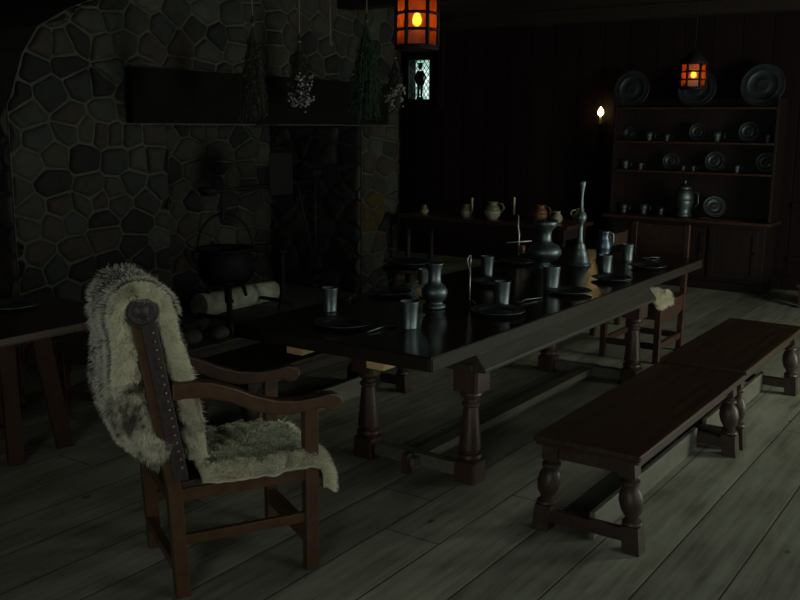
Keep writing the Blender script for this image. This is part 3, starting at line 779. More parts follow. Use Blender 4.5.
hide('fur_pelt', 70, 22, S_back, Z_back, 'cream and brown fur pelt draped over the armchair back', 'pelt', 64000, .046,
     [M['hide'], M['fur_cream'], M['fur_guard'], M['fur_mottle'], M['fur_grey']], c0, CA, 5)
# seat fleece: from the back over the seat and down the front edge
sp = [(.075, .475), (.16, .462), (.28, .458), (.40, .460), (.49, .464), (.545, .445), (.572, .40), (.575, .34)]
def S_seat(u, v):
    x, z, s = path_eval(sp, u); x2, z2, _ = path_eval(sp, min(u + .01, 1)); x1, z1, _ = path_eval(sp, max(u - .01, 0))
    t = Vector((x2 - x1, 0, z2 - z1)).normalized(); n = Vector((-t.z, 0, t.x))
    taper = max(0, u - .75) * .9
    ya = -.012 + .02 * noise.noise((u * 8, 1, 3)) + taper * .05 ; yb = .51 - taper * .4 + .02 * noise.noise((u * 8, 4, 3))
    if .80 < u < .90: ya = max(ya, .05)
    if u >= .78: ya = max(ya, .05 * min(1, (u - .78) / .05) if u < .9 else .045)
    e = 1 - min(1, v / .10); y = ya + (yb - ya) * v
    return Vector((x, y, z - .03 * e * e + .008 * noise.noise((u * 14, v * 9, 1)))), n
def Z_seat(u, v, r):
    q = r.random()
    if q < .36:
        return 1, 1.0, Vector((0, -.9, .1)), r.random() ** 1.5 * .13
    if u > .80: return 1, 1.1, Vector((.2, 0, -.5)), None
    return (1 if (u < .08 or v > .9) else 4), .30, Vector((.9, -.1, 0)), None
hide('sheepskin', 40, 24, S_seat, Z_seat, 'grey-green fleece with a cream border on the armchair seat', 'pelt', 30000, .05,
     [M['hide'], M['fur_cream'], M['fur_guard'], M['fur_mottle'], M['fur_grey']], c0, CA, 8, .8)

# ------------------------------------------------------------------ chair at the far head of the table
def side_chair(label, loc, rz, w=.46, d=.46, seat=.45, back=.95, lower=.62, mat=None, arm=False):
    mat = mat or M['chair_dark']
    c = thing('side_chair', label, 'chair', loc, rz)
    for x, y in ((d / 2 - .025, -w / 2 + .025), (d / 2 - .025, w / 2 - .025)):
        MB().box(x - .022, x + .022, y - .022, y + .022, 0, seat - .03).build('leg', mat, c, .003)
    for y in (-w / 2 + .025, w / 2 - .025):
        x = -d / 2 + .025; m = MB()
        m.hexa([(x - .022, y - .022, 0), (x + .022, y - .022, 0), (x + .022, y + .022, 0), (x - .022, y + .022, 0)], [(x - .05, y - .02, back), (x - .015, y - .02, back), (x - .015, y + .02, back), (x - .05, y + .02, back)])
        m.build('leg', mat, c, .003)
    MB().box(-d / 2 + .01, d / 2, -w / 2, w / 2, seat - .03, seat).build('seat', mat, c, .005)
    m = MB()
    for y in (-w / 2 + .012, w / 2 - .030): 
        m.prism([(-d / 2 + .03, seat - .03), (d / 2 - .03, seat - .03), (d / 2 - .03, seat - .12), (d / 4, seat - .15), (0, seat - .17), (-d / 4, seat - .15), (-d / 2 + .03, seat - .12)], y, y + .018, FY)
    m.box(d / 2 - .04, d / 2 - .022, -w / 2 + .03, w / 2 - .03, seat - .13, seat - .03); m.build('apron', mat, c, .002)
    m = MB()
    for y in (-w / 2 + .025, w / 2 - .025): m.box(-d / 2 + .03, d / 2 - .03, y - .013, y + .013, .10, .145)
    m.box(d / 2 - .04, d / 2 - .014, -w / 2 + .03, w / 2 - .03, .10, .145); m.box(-d / 2 + .012, -d / 2 + .038, -w / 2 + .03, w / 2 - .03, .10, .145)
    m.build('stretcher', mat, c, .003)
    k = .035 / back
    m = MB(); x = -d / 2 + .025
    m.hexa([(x - .012 - lower * k, -w / 2 + .04, lower), (x + .006 - lower * k, -w / 2 + .04, lower), (x + .006 - lower * k, w / 2 - .04, lower), (x - .012 - lower * k, w / 2 - .04, lower)],
           [(x - .012 - back * k, -w / 2 + .04, back - .01), (x + .006 - back * k, -w / 2 + .04, back - .01), (x + .006 - back * k, w / 2 - .04, back - .01), (x - .012 - back * k, w / 2 - .04, back - .01)])
    m.build('backrest', mat, c, .003)
    return c
side_chair('red-brown chair with a furry seat at the far end of the long table', (6.80, 2.42, 0), PI, .46, .56, .45, .97, .62, M['chair_dark'])
side_chair('low-backed chair by the side table, behind the far head of the long table', (7.42, 3.16, 0), PI / 2, .58, .44, .43, .83, .72, M['trestle'])
# its small pelt
s2 = [(-.262, .43), (-.268, .45), (-.250, .472), (-.18, .49), (-.05, .485), (.08, .482), (.20, .478)]
def S_s2(u, v):
    y_, z, s = path_eval(s2, u); y2, z2, _ = path_eval(s2, min(u + .01, 1)); y1, z1, _ = path_eval(s2, max(u - .01, 0))
    t = Vector((0, y2 - y1, z2 - z1)).normalized(); n = Vector((0, -t.z, t.y))
    xa = -.22 + .05 * noise.noise((u * 5, 1, 1)); xb = .20 + .05 * noise.noise((u * 5, 3, 1)) - .5 * max(0, .25 - u)
    return Vector((xa + (xb - xa) * v, y_, z)), n
hide('small_pelt', 24, 14, S_s2, lambda u, v, r: (1, .8, Vector((0, -.3, -.2)), None), 'small cream fur thrown over the seat of the chair at the table head', 'pelt', 7000, .045,
     [M['hide'], M['fur_cream']], (6.60, 2.44, .01), 0, 9)

# ------------------------------------------------------------------ pewter on the long table
def beaker(label, loc, h=.12, r=.042, mat='pewter'):
    o = MB().lathe([(.001, 0), (r * .84, 0), (r * .85, .004), (r * .81, .009), (r * .88, h * .5), (r * .96, h * .92), (r, h - .004), (r * .99, h), (r * .95, h - .002), (r * .90, h * .88), (r * .76, .012), (.001, .010)], 32, cap=False).build('pewter_beaker', M[mat], weld=True)
    o.location = loc; return tag(o, label, 'beaker', 'pewter beakers on the long table')
for (x, y), h, r, lb in [
    ((3.541, 2.839), .118, .040, 'pewter beaker nearest the fireplace side at the near end of the table'),
    ((3.449, 2.309), .125, .044, 'pewter beaker nearest the camera, beside a spoon at the near end'),
    ((4.32, 2.79), .120, .040, 'pewter beaker partly hidden behind the small flagon'),
    ((5.001, 2.777), .118, .042, 'pewter beaker standing alone left of the big pewter pitcher'),
    ((4.217, 2.249), .120, .042, 'pewter beaker with a spoon leaning to its right, mid table'),
    ((4.76, 2.233), .135, .050, 'wide pewter beaker in front of the big pewter pitcher'),
    ((5.564, 2.243), .110, .044, 'pewter beaker just in front of the bluish pewter jug'),
    ((6.169, 2.332), .112, .044, 'pewter beaker farthest away, at the far end of the table')]:
    beaker(lb, (x, y, TH), h, r)
def plate(label, loc, r=.13, mat='pewter_dull', tilt=None, name='pewter_plate', group='pewter plates laid on the long table', cat='plate'):
    o = MB().lathe([(.001, .002), (r * .62, .002), (r * .70, .010), (r * .97, .016), (r, .018), (r * .985, .022), (r * .95, .0195), (r * .72, .0165), (r * .69, .0185), (r * .66, .015), (r * .60, .0065), (r * .30, .0065), (r * .27, .010), (r * .22, .0075), (.001, .0085)], 40, cap=False).build(name, M[mat], weld=True)
    o.location = loc
    if tilt is not None: o.rotation_euler = tilt
    return tag(o, label, cat, group)
for (x, y), r, lb in [
    ((3.31, 2.575), .135, 'dark pewter plate nearest the camera at the near end'),
    ((3.99, 2.150), .135, 'pewter plate in front of the beaker with the leaning spoon'),
    ((4.72, 2.10), .12, 'pewter plate in front of the wide beaker, near the right edge'),
    ((5.28, 2.085), .12, 'pewter plate in front of the bluish jug, catching candlelight'),
    ((5.90, 2.09), .12, 'pewter plate farthest along the right edge of the table'),
    ((4.10, 2.875), .12, 'pewter plate on the fireplace edge behind the near beaker'),
    ((4.73, 2.60), .12, 'pewter plate between the small flagon and the lone beaker'),
    ((5.55, 2.86), .12, 'pewter plate by the far fireplace edge behind the pitcher')]:
    plate(lb, (x, y, TH), r)
def spoon(label, loc, rz, L=.19):
    s = thing('pewter_spoon', label, 'spoon', loc, rz, 'pewter spoons on the long table')
    MB().lathe([(.001, .001), (.012, .003), (.022, .009), (.0225, .0105), (.012, .0055), (.001, .0035)], 20, Matrix.Diagonal((1.35, 1, 1, 1)), cap=False).build('bowl', M['pewter'], s)
    MB().tube([(.028, 0, .009), (.06, 0, .012), (L * .8, 0, .008), (L, 0, .006)], [.0035, .003, .0035, .005], 8).build('handle', M['pewter'], s)
    return s
spoon('spoon beside the nearest beaker, handle toward the near table end', (3.43, 2.385, TH), rad(178))
spoon('spoon whose bowl rests by the mid-table beaker, handle to the right', (4.29, 2.19, TH), rad(-12))
spoon('spoon lying beside the beaker on the fireplace side', (3.80, 2.93, TH), rad(20), .16)
spoon('small bright spoon near the farthest beaker', (6.28, 2.24, TH), rad(-30), .12)

def flagon(name, label, cat, loc, prof, handle, mat='pewter', lid=None, spout=None, rz=0, n=36):
    f = thing(name, label, cat, loc, rz)
    MB().lathe(prof, n).build('body', M[mat], f)
    if handle: MB().tube(handle, .007, 10).build('handle', M[mat], f)
    if lid: MB().lathe(lid, 28).build('lid', M[mat], f)
    if spout: MB().tube(spout, [.016, .012, .009], 10).build('spout', M[mat], f)
    return f
flagon('baluster_flagon', 'small round-bellied pewter flagon with a tall neck, near table', 'flagon', (3.915, 2.471, TH),
       [(.055, 0), (.058, .006), (.056, .018), (.044, .026), (.042, .034), (.058, .052), (.066, .078), (.064, .098), (.048, .118), (.034, .130), (.031, .16), (.034, .20), (.043, .222), (.045, .228), (.041, .228), (.03, .2), (.02, .15)], None)
flagon('pewter_pitcher', 'largest pewter pitcher with flared mouth and fat belly, table centre', 'pitcher', (5.468, 2.62, TH),
       [(.06, 0), (.066, .006), (.06, .02), (.04, .035), (.045, .045), (.085, .065), (.108, .095), (.108, .12), (.088, .15), (.052, .165), (.042, .185), (.040, .22), (.046, .25), (.070, .272), (.078, .29), (.076, .312), (.070, .308), (.05, .27), (.03, .2)],
       [(-.05, 0, .30), (-.105, 0, .285), (-.13, 0, .23), (-.12, 0, .16), (-.09, 0, .125)], rz=rad(210))
flagon('pewter_candlestick', 'very tall knopped pewter stick with a bell foot, beyond the pitcher', 'candlestick', (5.744, 2.499, TH),
       [(.078, 0), (.080, .008), (.07, .014), (.066, .03), (.056, .06), (.050, .075), (.052, .08), (.040, .105), (.034, .125), (.036, .13), (.022, .15), (.017, .17), (.014, .25), (.016, .27), (.026, .285), (.034, .31), (.034, .325), (.022, .345), (.013, .36), (.010, .43), (.012, .48), (.020, .52), (.024, .545), (.019, .553), (.010, .552), (.004, .53)], None)
flagon('bluish_jug', 'bluish pewter jug behind a beaker near the far end', 'jug', (6.256, 2.543, TH),
       [(.048, 0), (.05, .008), (.044, .02), (.055, .05), (.056, .08), (.042, .115), (.036, .14), (.042, .165), (.046, .18), (.042, .18), (.02, .12)],
       [(-.035, 0, .165), (-.08, 0, .155), (-.085, 0, .10), (-.05, 0, .06)], 'pewter_blue', rz=rad(150))
lo = MB(); lo.sphere((0, 0, 0), .058, 12, (1.1, .95, .62))
o = lo.build('bread_roll', M['loaf'], weld=True); o.location = (4.14, 2.67, TH + .036)
tag(o, 'small pale brown roll behind the nearest beaker and the flagon', 'bread')
# rushlight holder near the middle of the table
rl = thing('rushlight_holder', 'thin iron rushlight holder with a split clip on three feet, mid table', 'rushlight', (4.05, 2.345, TH))
MB().tube([(0, 0, .03), (0, 0, .20)], .0035, 6).build('stem', M['iron_bright'], rl)
m = MB()
for a in (90, 210, 330): m.tube([(0, 0, .035), (.02 * math.cos(rad(a)), .02 * math.sin(rad(a)), .03), (.04 * math.cos(rad(a)), .04 * math.sin(rad(a)), .003)], .003, 6)
m.build('foot', M['iron'], rl)
MB().tube([(0, 0, .17), (-.012, .012, .24), (-.002, .002, .265)], .003, 6).tube([(0, 0, .20), (.002, -.002, .265)], .003, 6).build('clip', M['iron_bright'], rl)
# iron candle stand at the far fireplace corner
cs = thing('iron_candle_stand', 'thin iron stand with a crossbar and a tallow stub, left of the pitcher', 'candle stand', (5.74, 2.945, TH))
MB().tube([(0, 0, .02), (.0, 0, .17), (.02, .02, .22), (.02, .02, .30)], .006, 6).build('stem', M['iron_bright'], cs)
MB().tube([(-.06, .065, .115), (.06, -.065, .125)], .006, 6).build('crossbar', M['iron_bright'], cs)
MB().lathe([(.05, 0), (.05, .006), (.02, .012), (.008, .03)], 20).build('foot', M['iron'], cs)
MB().lathe([(.018, .045), (.018, .095), (.004, .10)], 14, Matrix.Translation((.0, -.03, 0))).build('tallow_stub', M['pot_rust'], cs)
MB().tube([(0, 0, .07), (0, -.03, .06), (0, -.03, .048)], .004, 6).build('bracket', M['iron'], cs)

# ------------------------------------------------------------------ side table behind and its pots
sx0, sx1, sy0, sy1, sz = 7.86, 8.46, 3.55, 5.42, .80
sd = thing('side_table', 'long dark side table behind the dining table, holding small pots', 'table', ((sx0 + sx1) / 2, (sy0 + sy1) / 2, 0))
hx, hy = (sx1 - sx0) / 2, (sy1 - sy0) / 2
MB().box(-hx, hx, -hy, hy, sz - .035, sz).build('tabletop', M['dark_oak'], sd, .005)
MB().box(-hx + .05, hx - .05, -hy + .05, hy - .05, sz - .14, sz - .035).build('apron', M['panel'], sd, .004)
for a in (-1, 1):
    for b in (-1, 1):
        MB().lathe([(.03, 0), (.035, .05), (.025, .1), (.035, .3), (.028, .5), (.035, sz - .14)], 16, Matrix.Translation((a * (hx - .08), b * (hy - .08), 0))).build('leg', M['panel'], sd)
def pot(name, label, cat, loc, s=1., mat='pot_cream', mat2=None, handle=True, rz=0):
    p = thing(name, label, cat, loc, rz); p.scale = (s, s, s)
    MB().lathe([(.045, 0), (.048, .006), (.075, .04), (.082, .07), (.078, .085)], 28, cap=True).build('body', M[mat], p)
    MB().lathe([(.078, .085), (.062, .118), (.045, .135), (.043, .155), (.052, .168), (.047, .168), (.035, .14)], 28).build('neck', M[mat2 or mat], p)
    if handle: MB().tube([(-.045, 0, .155), (-.095, 0, .145), (-.11, 0, .11), (-.078, 0, .065)], .009, 8).build('handle', M[mat2 or mat], p)
    return p
pot('stoneware_jug', 'smallest cream-bottomed jug at the left end of the side table', 'jug', (8.05, 5.215, sz), .55, 'pot_cream', 'pot_olive', rz=rad(200))
pot('stoneware_jug', 'medium cream-bottomed jug beside a thin taper on the side table', 'jug', (8.05, 4.72, sz), .75, 'pot_cream', 'pot_olive', rz=rad(180))
pot('stoneware_jug', 'largest cream-bottomed jug with a green shoulder on the side table', 'jug', (8.04, 4.42, sz), 1.0, 'pot_cream', 'pot_olive', rz=rad(110))
pot('earthenware_jug', 'rust-coloured earthenware jug showing above the big pitcher', 'jug', (8.09, 3.93, sz), .95, 'pot_rust', 'pot_rust', rz=rad(90))
pot('white_cup', 'small cream cup with a ring handle right of the rust jug', 'cup', (8.10, 3.765, sz), .66, 'pot_cream', 'pot_cream', rz=rad(-80))
pot('yellow_jug', 'yellow-green pot showing behind the tall candlestick', 'jug', (8.25, 3.60, sz), .80, 'pot_olive', 'pot_cream', rz=rad(-60))
def taper(label, loc, h):
    t = thing('taper_candle', label, 'candle', loc)
    MB().lathe([(.04, 0), (.04, .006), (.012, .012), (.010, .04), (.014, .045)], 16).build('holder', M['iron'], t)
    MB().lathe([(.0095, .04), (.009, h), (.003, h + .004)], 12).build('candle', M['wax'], t)
taper('unlit thin taper between the medium and largest jugs', (8.30, 4.80, sz), .17)
taper('unlit tall taper to the right of the largest jug', (8.18, 4.26, sz), .21)

# small dark round table with a basin, by the fireplace corner
rt = thing('round_stand', 'small dark round table in front of the right fireplace pier', 'table', (6.15, 4.13, 0))
MB().lathe([(.20, .555), (.215, .56), (.215, .585), (.20, .59)], 32).build('tabletop', M['dark_oak'], rt)
for a in (30, 150, 270):
    MB().tube([(.11 * math.cos(rad(a)), .11 * math.sin(rad(a)), .56), (.17 * math.cos(rad(a)), .17 * math.sin(rad(a)), 0)], [.022, .018], 10).build('leg', M['dark_oak'], rt)
bs = MB().lathe([(.001, 0), (.13, 0), (.17, .03), (.20, .038), (.20, .044), (.165, .038), (.12, .01), (.001, .01)], 32, cap=False).build('pewter_basin', M['pewter_dull'], weld=True)
bs.location = (6.15, 4.13, .59); tag(bs, 'wide dull pewter basin on the small round table', 'basin')

# ------------------------------------------------------------------ dresser on the back wall
DX0, DX1, DY0, DY1 = 10.0, 10.46, 2.31, 4.06
dr = thing('dresser', 'tall dark oak dresser with open shelves of pewter on the back wall', 'dresser', (0, 0, 0))
MB().box(DX0 + .02, DX1, DY0 + .02, DY1 - .02, .09, .70).build('cabinet', M['panel'], dr, .004)
MB().box(DX0 - .01, DX1, DY0 - .01, DY1 + .01, 0, .09).build('plinth', M['panel'], dr, .012)
MB().box(DX0 - .03, DX1, DY0 - .03, DY1 + .03, .70, .735).build('countertop', M['chair_dark'], dr, .006)
n = 3; wv = (DY1 - DY0 - .12) / n
for i in range(n):
    ya = DY0 + .06 + i * wv + .02; yb = ya + wv - .04
    d = MB().box(DX0 + .004, DX0 + .02, ya, yb, .13, .66).build('door', M['panel'], dr, .003)
    m = MB()
    for a, b, c, e in ((ya, ya + .06, .13, .66), (yb - .06, yb, .13, .66), (ya + .06, yb - .06, .13, .19), (ya + .06, yb - .06, .60, .66)): m.box(DX0 - .008, DX0 + .006, a, b, c, e)
    m.build('door_frame', M['panel'], d, .003)
    MB().sphere((DX0 - .02, ya + .03, .42), .014, 6).build('knob', M['iron'], d)
for y in (DY0, DY1 - .03): MB().box(10.10, DX1, y, y + .03, .735, 2.0).build('side_board', M['panel'], dr, .004)
for z in (1.205, 1.52, 1.88): MB().box(10.08, DX1, DY0 + .03, DY1 - .03, z, z + .022).build('shelf', M['chair_dark'], dr, .003)
MB().box(DX1, DX1 + .012, DY0 + .03, DY1 - .03, .735, 2.0).build('back_board', M['panel'], dr)
def stand_plate(label, y, z, r, name='pewter_plate', tilt=12, group='pewter plates on the dresser', mat='pewter_dull', x=None, cat='plate'):
    t = rad(90 - tilt)
    xb = 10.36 if x is None else x
    return plate(label, (xb - r * math.sin(rad(tilt)) * 1.0, y, z + r * math.cos(rad(tilt)) + .0), r, mat, (0, -t, 0), name, group, cat)
for y, r, lb in ((3.93, .205, 'large pewter charger on the dresser top, left of the three'), (3.206, .205, 'large pewter charger on the dresser top behind the small lantern'), (2.532, .225, 'brightest large pewter charger on the dresser top, at the right')):
    stand_plate(lb, y, 1.902, r, 'pewter_charger', group='large chargers on the dresser top', x=10.32, mat='pewter_dull', cat='charger')
S1 = 1.542; S2 = 1.227
for y, r, lb in ((3.18, .10, 'pewter plate in the middle of the upper dresser shelf'), (2.646, .11, 'pewter plate toward the right of the upper dresser shelf'), (4.0 - .05, .075, 'small pewter plate at the left end of the upper dresser shelf')):
    stand_plate(lb, y, S1, r)
for y, r, lb in ((2.977, .11, 'bright pewter plate right of centre on the lower dresser shelf'), (2.45, .11, 'pewter plate at the right end of the lower dresser shelf'), (3.457, .095, 'pewter plate left of the small cups on the lower dresser shelf')):
    stand_plate(lb, y, S2, r)
def cup(label, y, z, s=1., x=10.25, mat='pewter_dull'):
    c = thing('pewter_cup', label, 'cup', (x, y, z), rad(90), 'pewter cups on the dresser'); c.scale = (s * 1.3, s * 1.3, s * 1.3)
    MB().lathe([(.03, 0), (.033, .005), (.028, .015), (.036, .04), (.04, .08), (.036, .08), (.02, .02)], 20).build('body', M[mat], c)
    MB().tube([(-.036, 0, .068), (-.06, 0, .06), (-.058, 0, .03), (-.033, 0, .02)], .005, 6).build('handle', M[mat], c)
for y, z, s, lb in ((3.70, S1, 1, 'pewter cup second from the left on the upper dresser shelf'), (3.50, S1, .8, 'small pewter cup left of the middle plate on the upper shelf'),
                    (2.96, S1, 1.1, 'pewter cup just right of the middle plate on the upper shelf'), (2.44, S1, 1, 'pewter cup at the right end of the upper dresser shelf'),
                    (3.96, S2, 1, 'pewter cup at the left end of the lower dresser shelf'), (3.78, S2, .8, 'small pewter cup second from the left on the lower shelf'),
                    (3.30, S2, .6, 'tiny pewter cup, left of a pair, on the lower dresser shelf'), (3.19, S2, .6, 'tiny pewter cup, right of a pair, on the lower dresser shelf'),
                    (2.73, S2, .8, 'pewter cup between the two bright plates on the lower shelf'),
                    (3.95, .735, 1, 'pewter cup at the left end of the dresser counter'), (3.72, .735, 1.1, 'pewter cup second from the left on the dresser counter'), (3.52, .735, .8, 'small pewter cup left of the big lidded flagon')):
    cup(lb, y, z, s)
flagon('lidded_flagon', 'tall ringed pewter flagon with a domed lid on the dresser counter', 'flagon', (10.2, 3.247, .735),
       [(.09, 0), (.095, .008), (.09, .03), (.075, .05), (.085, .09), (.10, .15), (.103, .17), (.098, .175), (.103, .18), (.10, .23), (.085, .28), (.07, .30)],
       [(-.08, .0, .28), (-.15, 0, .26), (-.155, 0, .15), (-.10, 0, .09)], lid=[(.075, .30), (.078, .31), (.06, .335), (.025, .35), (.012, .36), (.018, .375), (.018, .39), (.006, .40)], rz=rad(90))
o = plate('pewter dish leaning against the dresser back right of the lidded flagon', (10.24, 2.93, .735 + .118), .12, 'pewter_dull', (0, -rad(62), rad(25)), 'pewter_dish', None)
pdl = thing('wooden_paddle', 'pale wooden paddle lying along the dresser counter front', 'paddle', (10.05, 2.80, .735))
MB().box(-.035, .035, -.20, .12, 0, .012).build('blade', M['trestle'], pdl, .005)
MB().tube([(0, .11, .01), (0, .30, .012)], .010, 8).build('handle', M['trestle'], pdl)

# wall candle left of the dresser
sc = thing('candle_sconce', 'lit candle in an iron sconce on the back wall left of the dresser', 'sconce', (10.40, 4.34, 0))
MB().box(.07, .085, -.035, .035, 1.62, 1.76).build('back_plate', M['iron'], sc, .006)
MB().tube([(.075, 0, 1.70), (.03, 0, 1.68), (0, 0, 1.71)], .007, 8).lathe([(.03, 1.71), (.036, 1.72), (.034, 1.72), (.01, 1.715)], 16).build('arm', M['iron'], sc)
MB().lathe([(.013, 1.715), (.013, 1.805), (.003, 1.81)], 16).build('candle', M['wax'], sc)
fl_ = [(.001, 1.808), (.026, 1.825), (.036, 1.848), (.030, 1.875), (.015, 1.90), (.002, 1.92)]
MB().lathe(fl_, 16, cap=False).build('flame', M['flame'], sc)

# ------------------------------------------------------------------ lanterns
def lantern(label, loc, rz, h=.235, r=.102):
    L_ = thing('hanging_lantern', label, 'lantern', loc, rz, 'amber candle lanterns'); n = 6
    pt = lambda k, rr: (rr * math.cos(2 * PI * k / n + PI / 6), rr * math.sin(2 * PI * k / n + PI / 6))
    fr = MB()
    for k in range(n):
        a, b = Vector((*pt(k, r), 0)), Vector((*pt(k + 1, r), 0))
        fr.tube([a, a + Vector((0, 0, h))], .0095, 6)
        for z in (0, h / 3, 2 * h / 3, h): fr.tube([a + Vector((0, 0, z)), b + Vector((0, 0, z))], .0075, 6)
    fr.lathe([(r * 1.06, -.018), (r * 1.08, -.010), (r * 1.02, 0), (r * .3, .001)], 6, rotz(PI / 6))
    fr.build('frame', M['iron'], L_)
    rf = MB().lathe([(r * 1.08, h), (r * 1.1, h + .012), (r * .55, h + .075), (r * .3, h + .10), (.012, h + .115)], 6, rotz(PI / 6)); rf.build('roof', M['iron'], L_)
    p = MB()
    for k in range(n):
        a, b = pt(k, r * .99), pt(k + 1, r * .99); p.add([(*a, 0), (*b, 0), (*b, h), (*a, h)], [(0, 1, 2, 3)])
    p.build('pane', M['amber'], L_)
    MB().lathe([(.014, .0), (.014, h * .40), (.003, h * .41)], 14).build('candle', M['wax'], L_)
    MB().lathe([(.001, h * .40), (.020, h * .46), (.024, h * .54), (.017, h * .63), (.002, h * .72)], 14, cap=False).build('flame', M['flame_lantern'], L_)
    top = ZC - .12 - loc[2] if abs((loc[0] - 3.2 + 1) % 2 - 1) < .1 else ZC - loc[2]
    ch = MB(); z = h + .11
    ch.tube([(0, 0, z), (0, 0, top)], .004, 6)
    while z < top - .02:
        ch.tube([(.010 * math.cos(a), .0, z + .014 * math.sin(a)) for a in [2 * PI * i / 8 for i in range(8)]], .0025, 5, close=True); z += .03
    ch.build('chain', M['iron'], L_)
    lt = bpy.data.lights.new('lantern_light', 'POINT'); lt.energy = LANT; lt.color = (1, .50, .14); lt.shadow_soft_size = .02
    lo_ = bpy.data.objects.new('lantern_light', lt); C.objects.link(lo_); lo_.parent = L_; lo_.location = (0, 0, h * .56)
LANT = .42
lantern('nearer and larger glowing amber lantern hanging at the top of the view', (4.0, 2.65, 2.078), rad(33.5))
lantern('farther, smaller-looking amber lantern hanging in front of the dresser', (8.0, 2.535, 2.022), rad(17.6), .19, .102)
lt = bpy.data.lights.new('sconce_light', 'POINT'); lt.energy = .08; lt.color = (1, .6, .25); lt.shadow_soft_size = .03
lo_ = bpy.data.objects.new('sconce_light', lt); C.objects.link(lo_); lo_.location = (10.33, 4.34, 1.90)

# ------------------------------------------------------------------ hanging herbs
def herbs(label, x, y, ztop, zbot, r, mat, tipmat=None, seed=1, n=70):
    rng = random.Random(seed)
    h = thing('herb_bunch', label, 'dried herbs', (x, y, 0), 0, 'herb bunches above the hearth')
    tie = ztop
    MB().tube([(0, 0, ZC), (0, 0, tie - .05)], .005, 6).build('string', M['twine'], h)
    st = MB(); lv = MB(); fl = MB()
    for i in range(n):
        a = rng.random() * 2 * PI; q = rng.random() ** .6; R_ = r * q
        e = Vector((R_ * math.cos(a), R_ * math.sin(a), zbot + (tie - zbot) * rng.uniform(0, .35) * (.4 + q)))
        mid = Vector((R_ * .55 * math.cos(a), R_ * .55 * math.sin(a), (tie + e.z) / 2))
        st.tube([(rng.uniform(-.01, .01), rng.uniform(-.01, .01), tie + rng.uniform(.0, .06)), (0, 0, tie), tuple(mid), tuple(e)], .0022, 4)
        for k in range(14):
            t = rng.uniform(.2, 1); p = (Vector((0, 0, tie)).lerp(mid, t * 2) if t < .5 else mid.lerp(e, t * 2 - 1))
            d = Vector((rng.gauss(0, 1), rng.gauss(0, 1), rng.gauss(-.6, .6))).normalized(); sd_ = d.cross(Vector((rng.gauss(0, 1), rng.gauss(0, 1), .3))).normalized() * .006
            L = rng.uniform(.015, .035); lv.add([p, p + d * L * .5 + sd_, p + d * L, p + d * L * .5 - sd_], [(0, 1, 2, 3)])
        if tipmat and q > .45:
            for k in range(3): fl.sphere(tuple(e + Vector((rng.gauss(0, .01), rng.gauss(0, .01), rng.gauss(0, .015)))), rng.uniform(.006, .011), 4)
    st.build('stem', M[mat] if mat != 'herb_green' else M['herb_green'], h)
    lv.build('foliage', M[mat], h)['kind'] = 'stuff'
    if tipmat: fl.build('flower_head', M[tipmat], h)['kind'] = 'stuff'
    MB().tube([(.011 * math.cos(a), .011 * math.sin(a), tie) for a in [2 * PI * i / 10 for i in range(10)]], .005, 5, close=True).build('tie', M['twine'], h)
herbs('dull brown herb bunch hanging leftmost over the lintel', 4.91, 4.6, 2.36, 1.70, .10, 'herb_brown', None, 1, 90)
herbs('herb bunch ending in white flowers hanging over the middle of the lintel', 5.40, 4.6, 2.28, 1.83, .085, 'herb_brown', 'herb_white', 2, 80)
herbs('long green herb bunch hanging toward the right end of the lintel', 6.22, 4.6, 2.50, 1.72, .15, 'herb_green', None, 3, 150)
herbs('herb bunch with pale flowers hanging at the right corner of the fireplace', 6.62, 4.6, 2.24, 1.86, .09, 'herb_brown', 'herb_white', 4, 50)
hk = thing('stem_hook', 'thin bare hanging rod with a small hook between two herb bunches', 'hook', (5.757, 4.6, 0))
MB().tube([(0, 0, ZC), (0, 0, 2.30), (.01, 0, 2.28), (.025, 0, 2.29), (.02, 0, 2.31)], .006, 6).build('rod', M['twine'], hk)

# ------------------------------------------------------------------ trestle table at the left
lx0, lx1, ly0, ly1, lz = 1.75, 3.12, 3.74, 4.62, .75
lt_ = thing('trestle_table', 'dark trestle table cut off by the left edge of the picture', 'table', (0, 0, 0))
MB().box(lx0, lx1, ly0, ly1, lz - .035, lz).build('tabletop', M['dark_oak'], lt_, .004)
MB().box(lx0 + .03, lx1 - .03, ly0 - .004, ly0 + .004, lz - .036, lz - .030).build('lower_edge', M['trestle'], lt_)
def plank_leg(p, q, w=.085, t=.04):
    p, q = Vector(p), Vector(q); u = Vector((1, -.35, 0)).normalized() * w / 2; v = Vector((.35, 1, 0)).normalized() * t / 2
    MB().hexa([q - u - v, q + u - v, q + u + v, q - u + v], [p - u - v, p + u - v, p + u + v, p - u + v]).build('leg', M['trestle'], lt_, .004)
plank_leg((2.62, 3.86, .716), (2.93, 4.15, 0), .085); plank_leg((2.66, 4.48, .716), (2.66 + .15, 4.55, 0)) 
plank_leg((2.52, 3.98, .716), (2.62, 4.12, 0), .075); plank_leg((1.95, 3.86, .716), (1.85, 4.10, 0)); plank_leg((1.95, 4.48, .716), (1.85, 4.55, 0))
MB().box(1.9, 2.78, 4.34, 4.38, .07, .13).build('stretcher', M['trestle'], lt_, .004)
plate('broad pewter platter on the trestle table at the left edge', (2.95, 4.42, lz) if False else (2.80, 4.36, lz), .15, 'pewter', None, 'pewter_platter', None)
st = thing('turned_stool', 'dark stool with turned legs behind the trestle table', 'stool', (3.35, 5.02, 0))
MB().box(-.22, .22, -.15, .15, .46, .49).build('seat', M['dark_oak'], st, .004)
for a in (-1, 1):
    for b in (-1, 1):
        MB().lathe([(.022, 0), (.026, .08), (.018, .1), (.03, .18), (.032, .28), (.018, .34), (.024, .36), (.024, .46)], 14, Matrix.Translation((a * .16, b * .10, 0))).build('leg', M['trestle'], st)
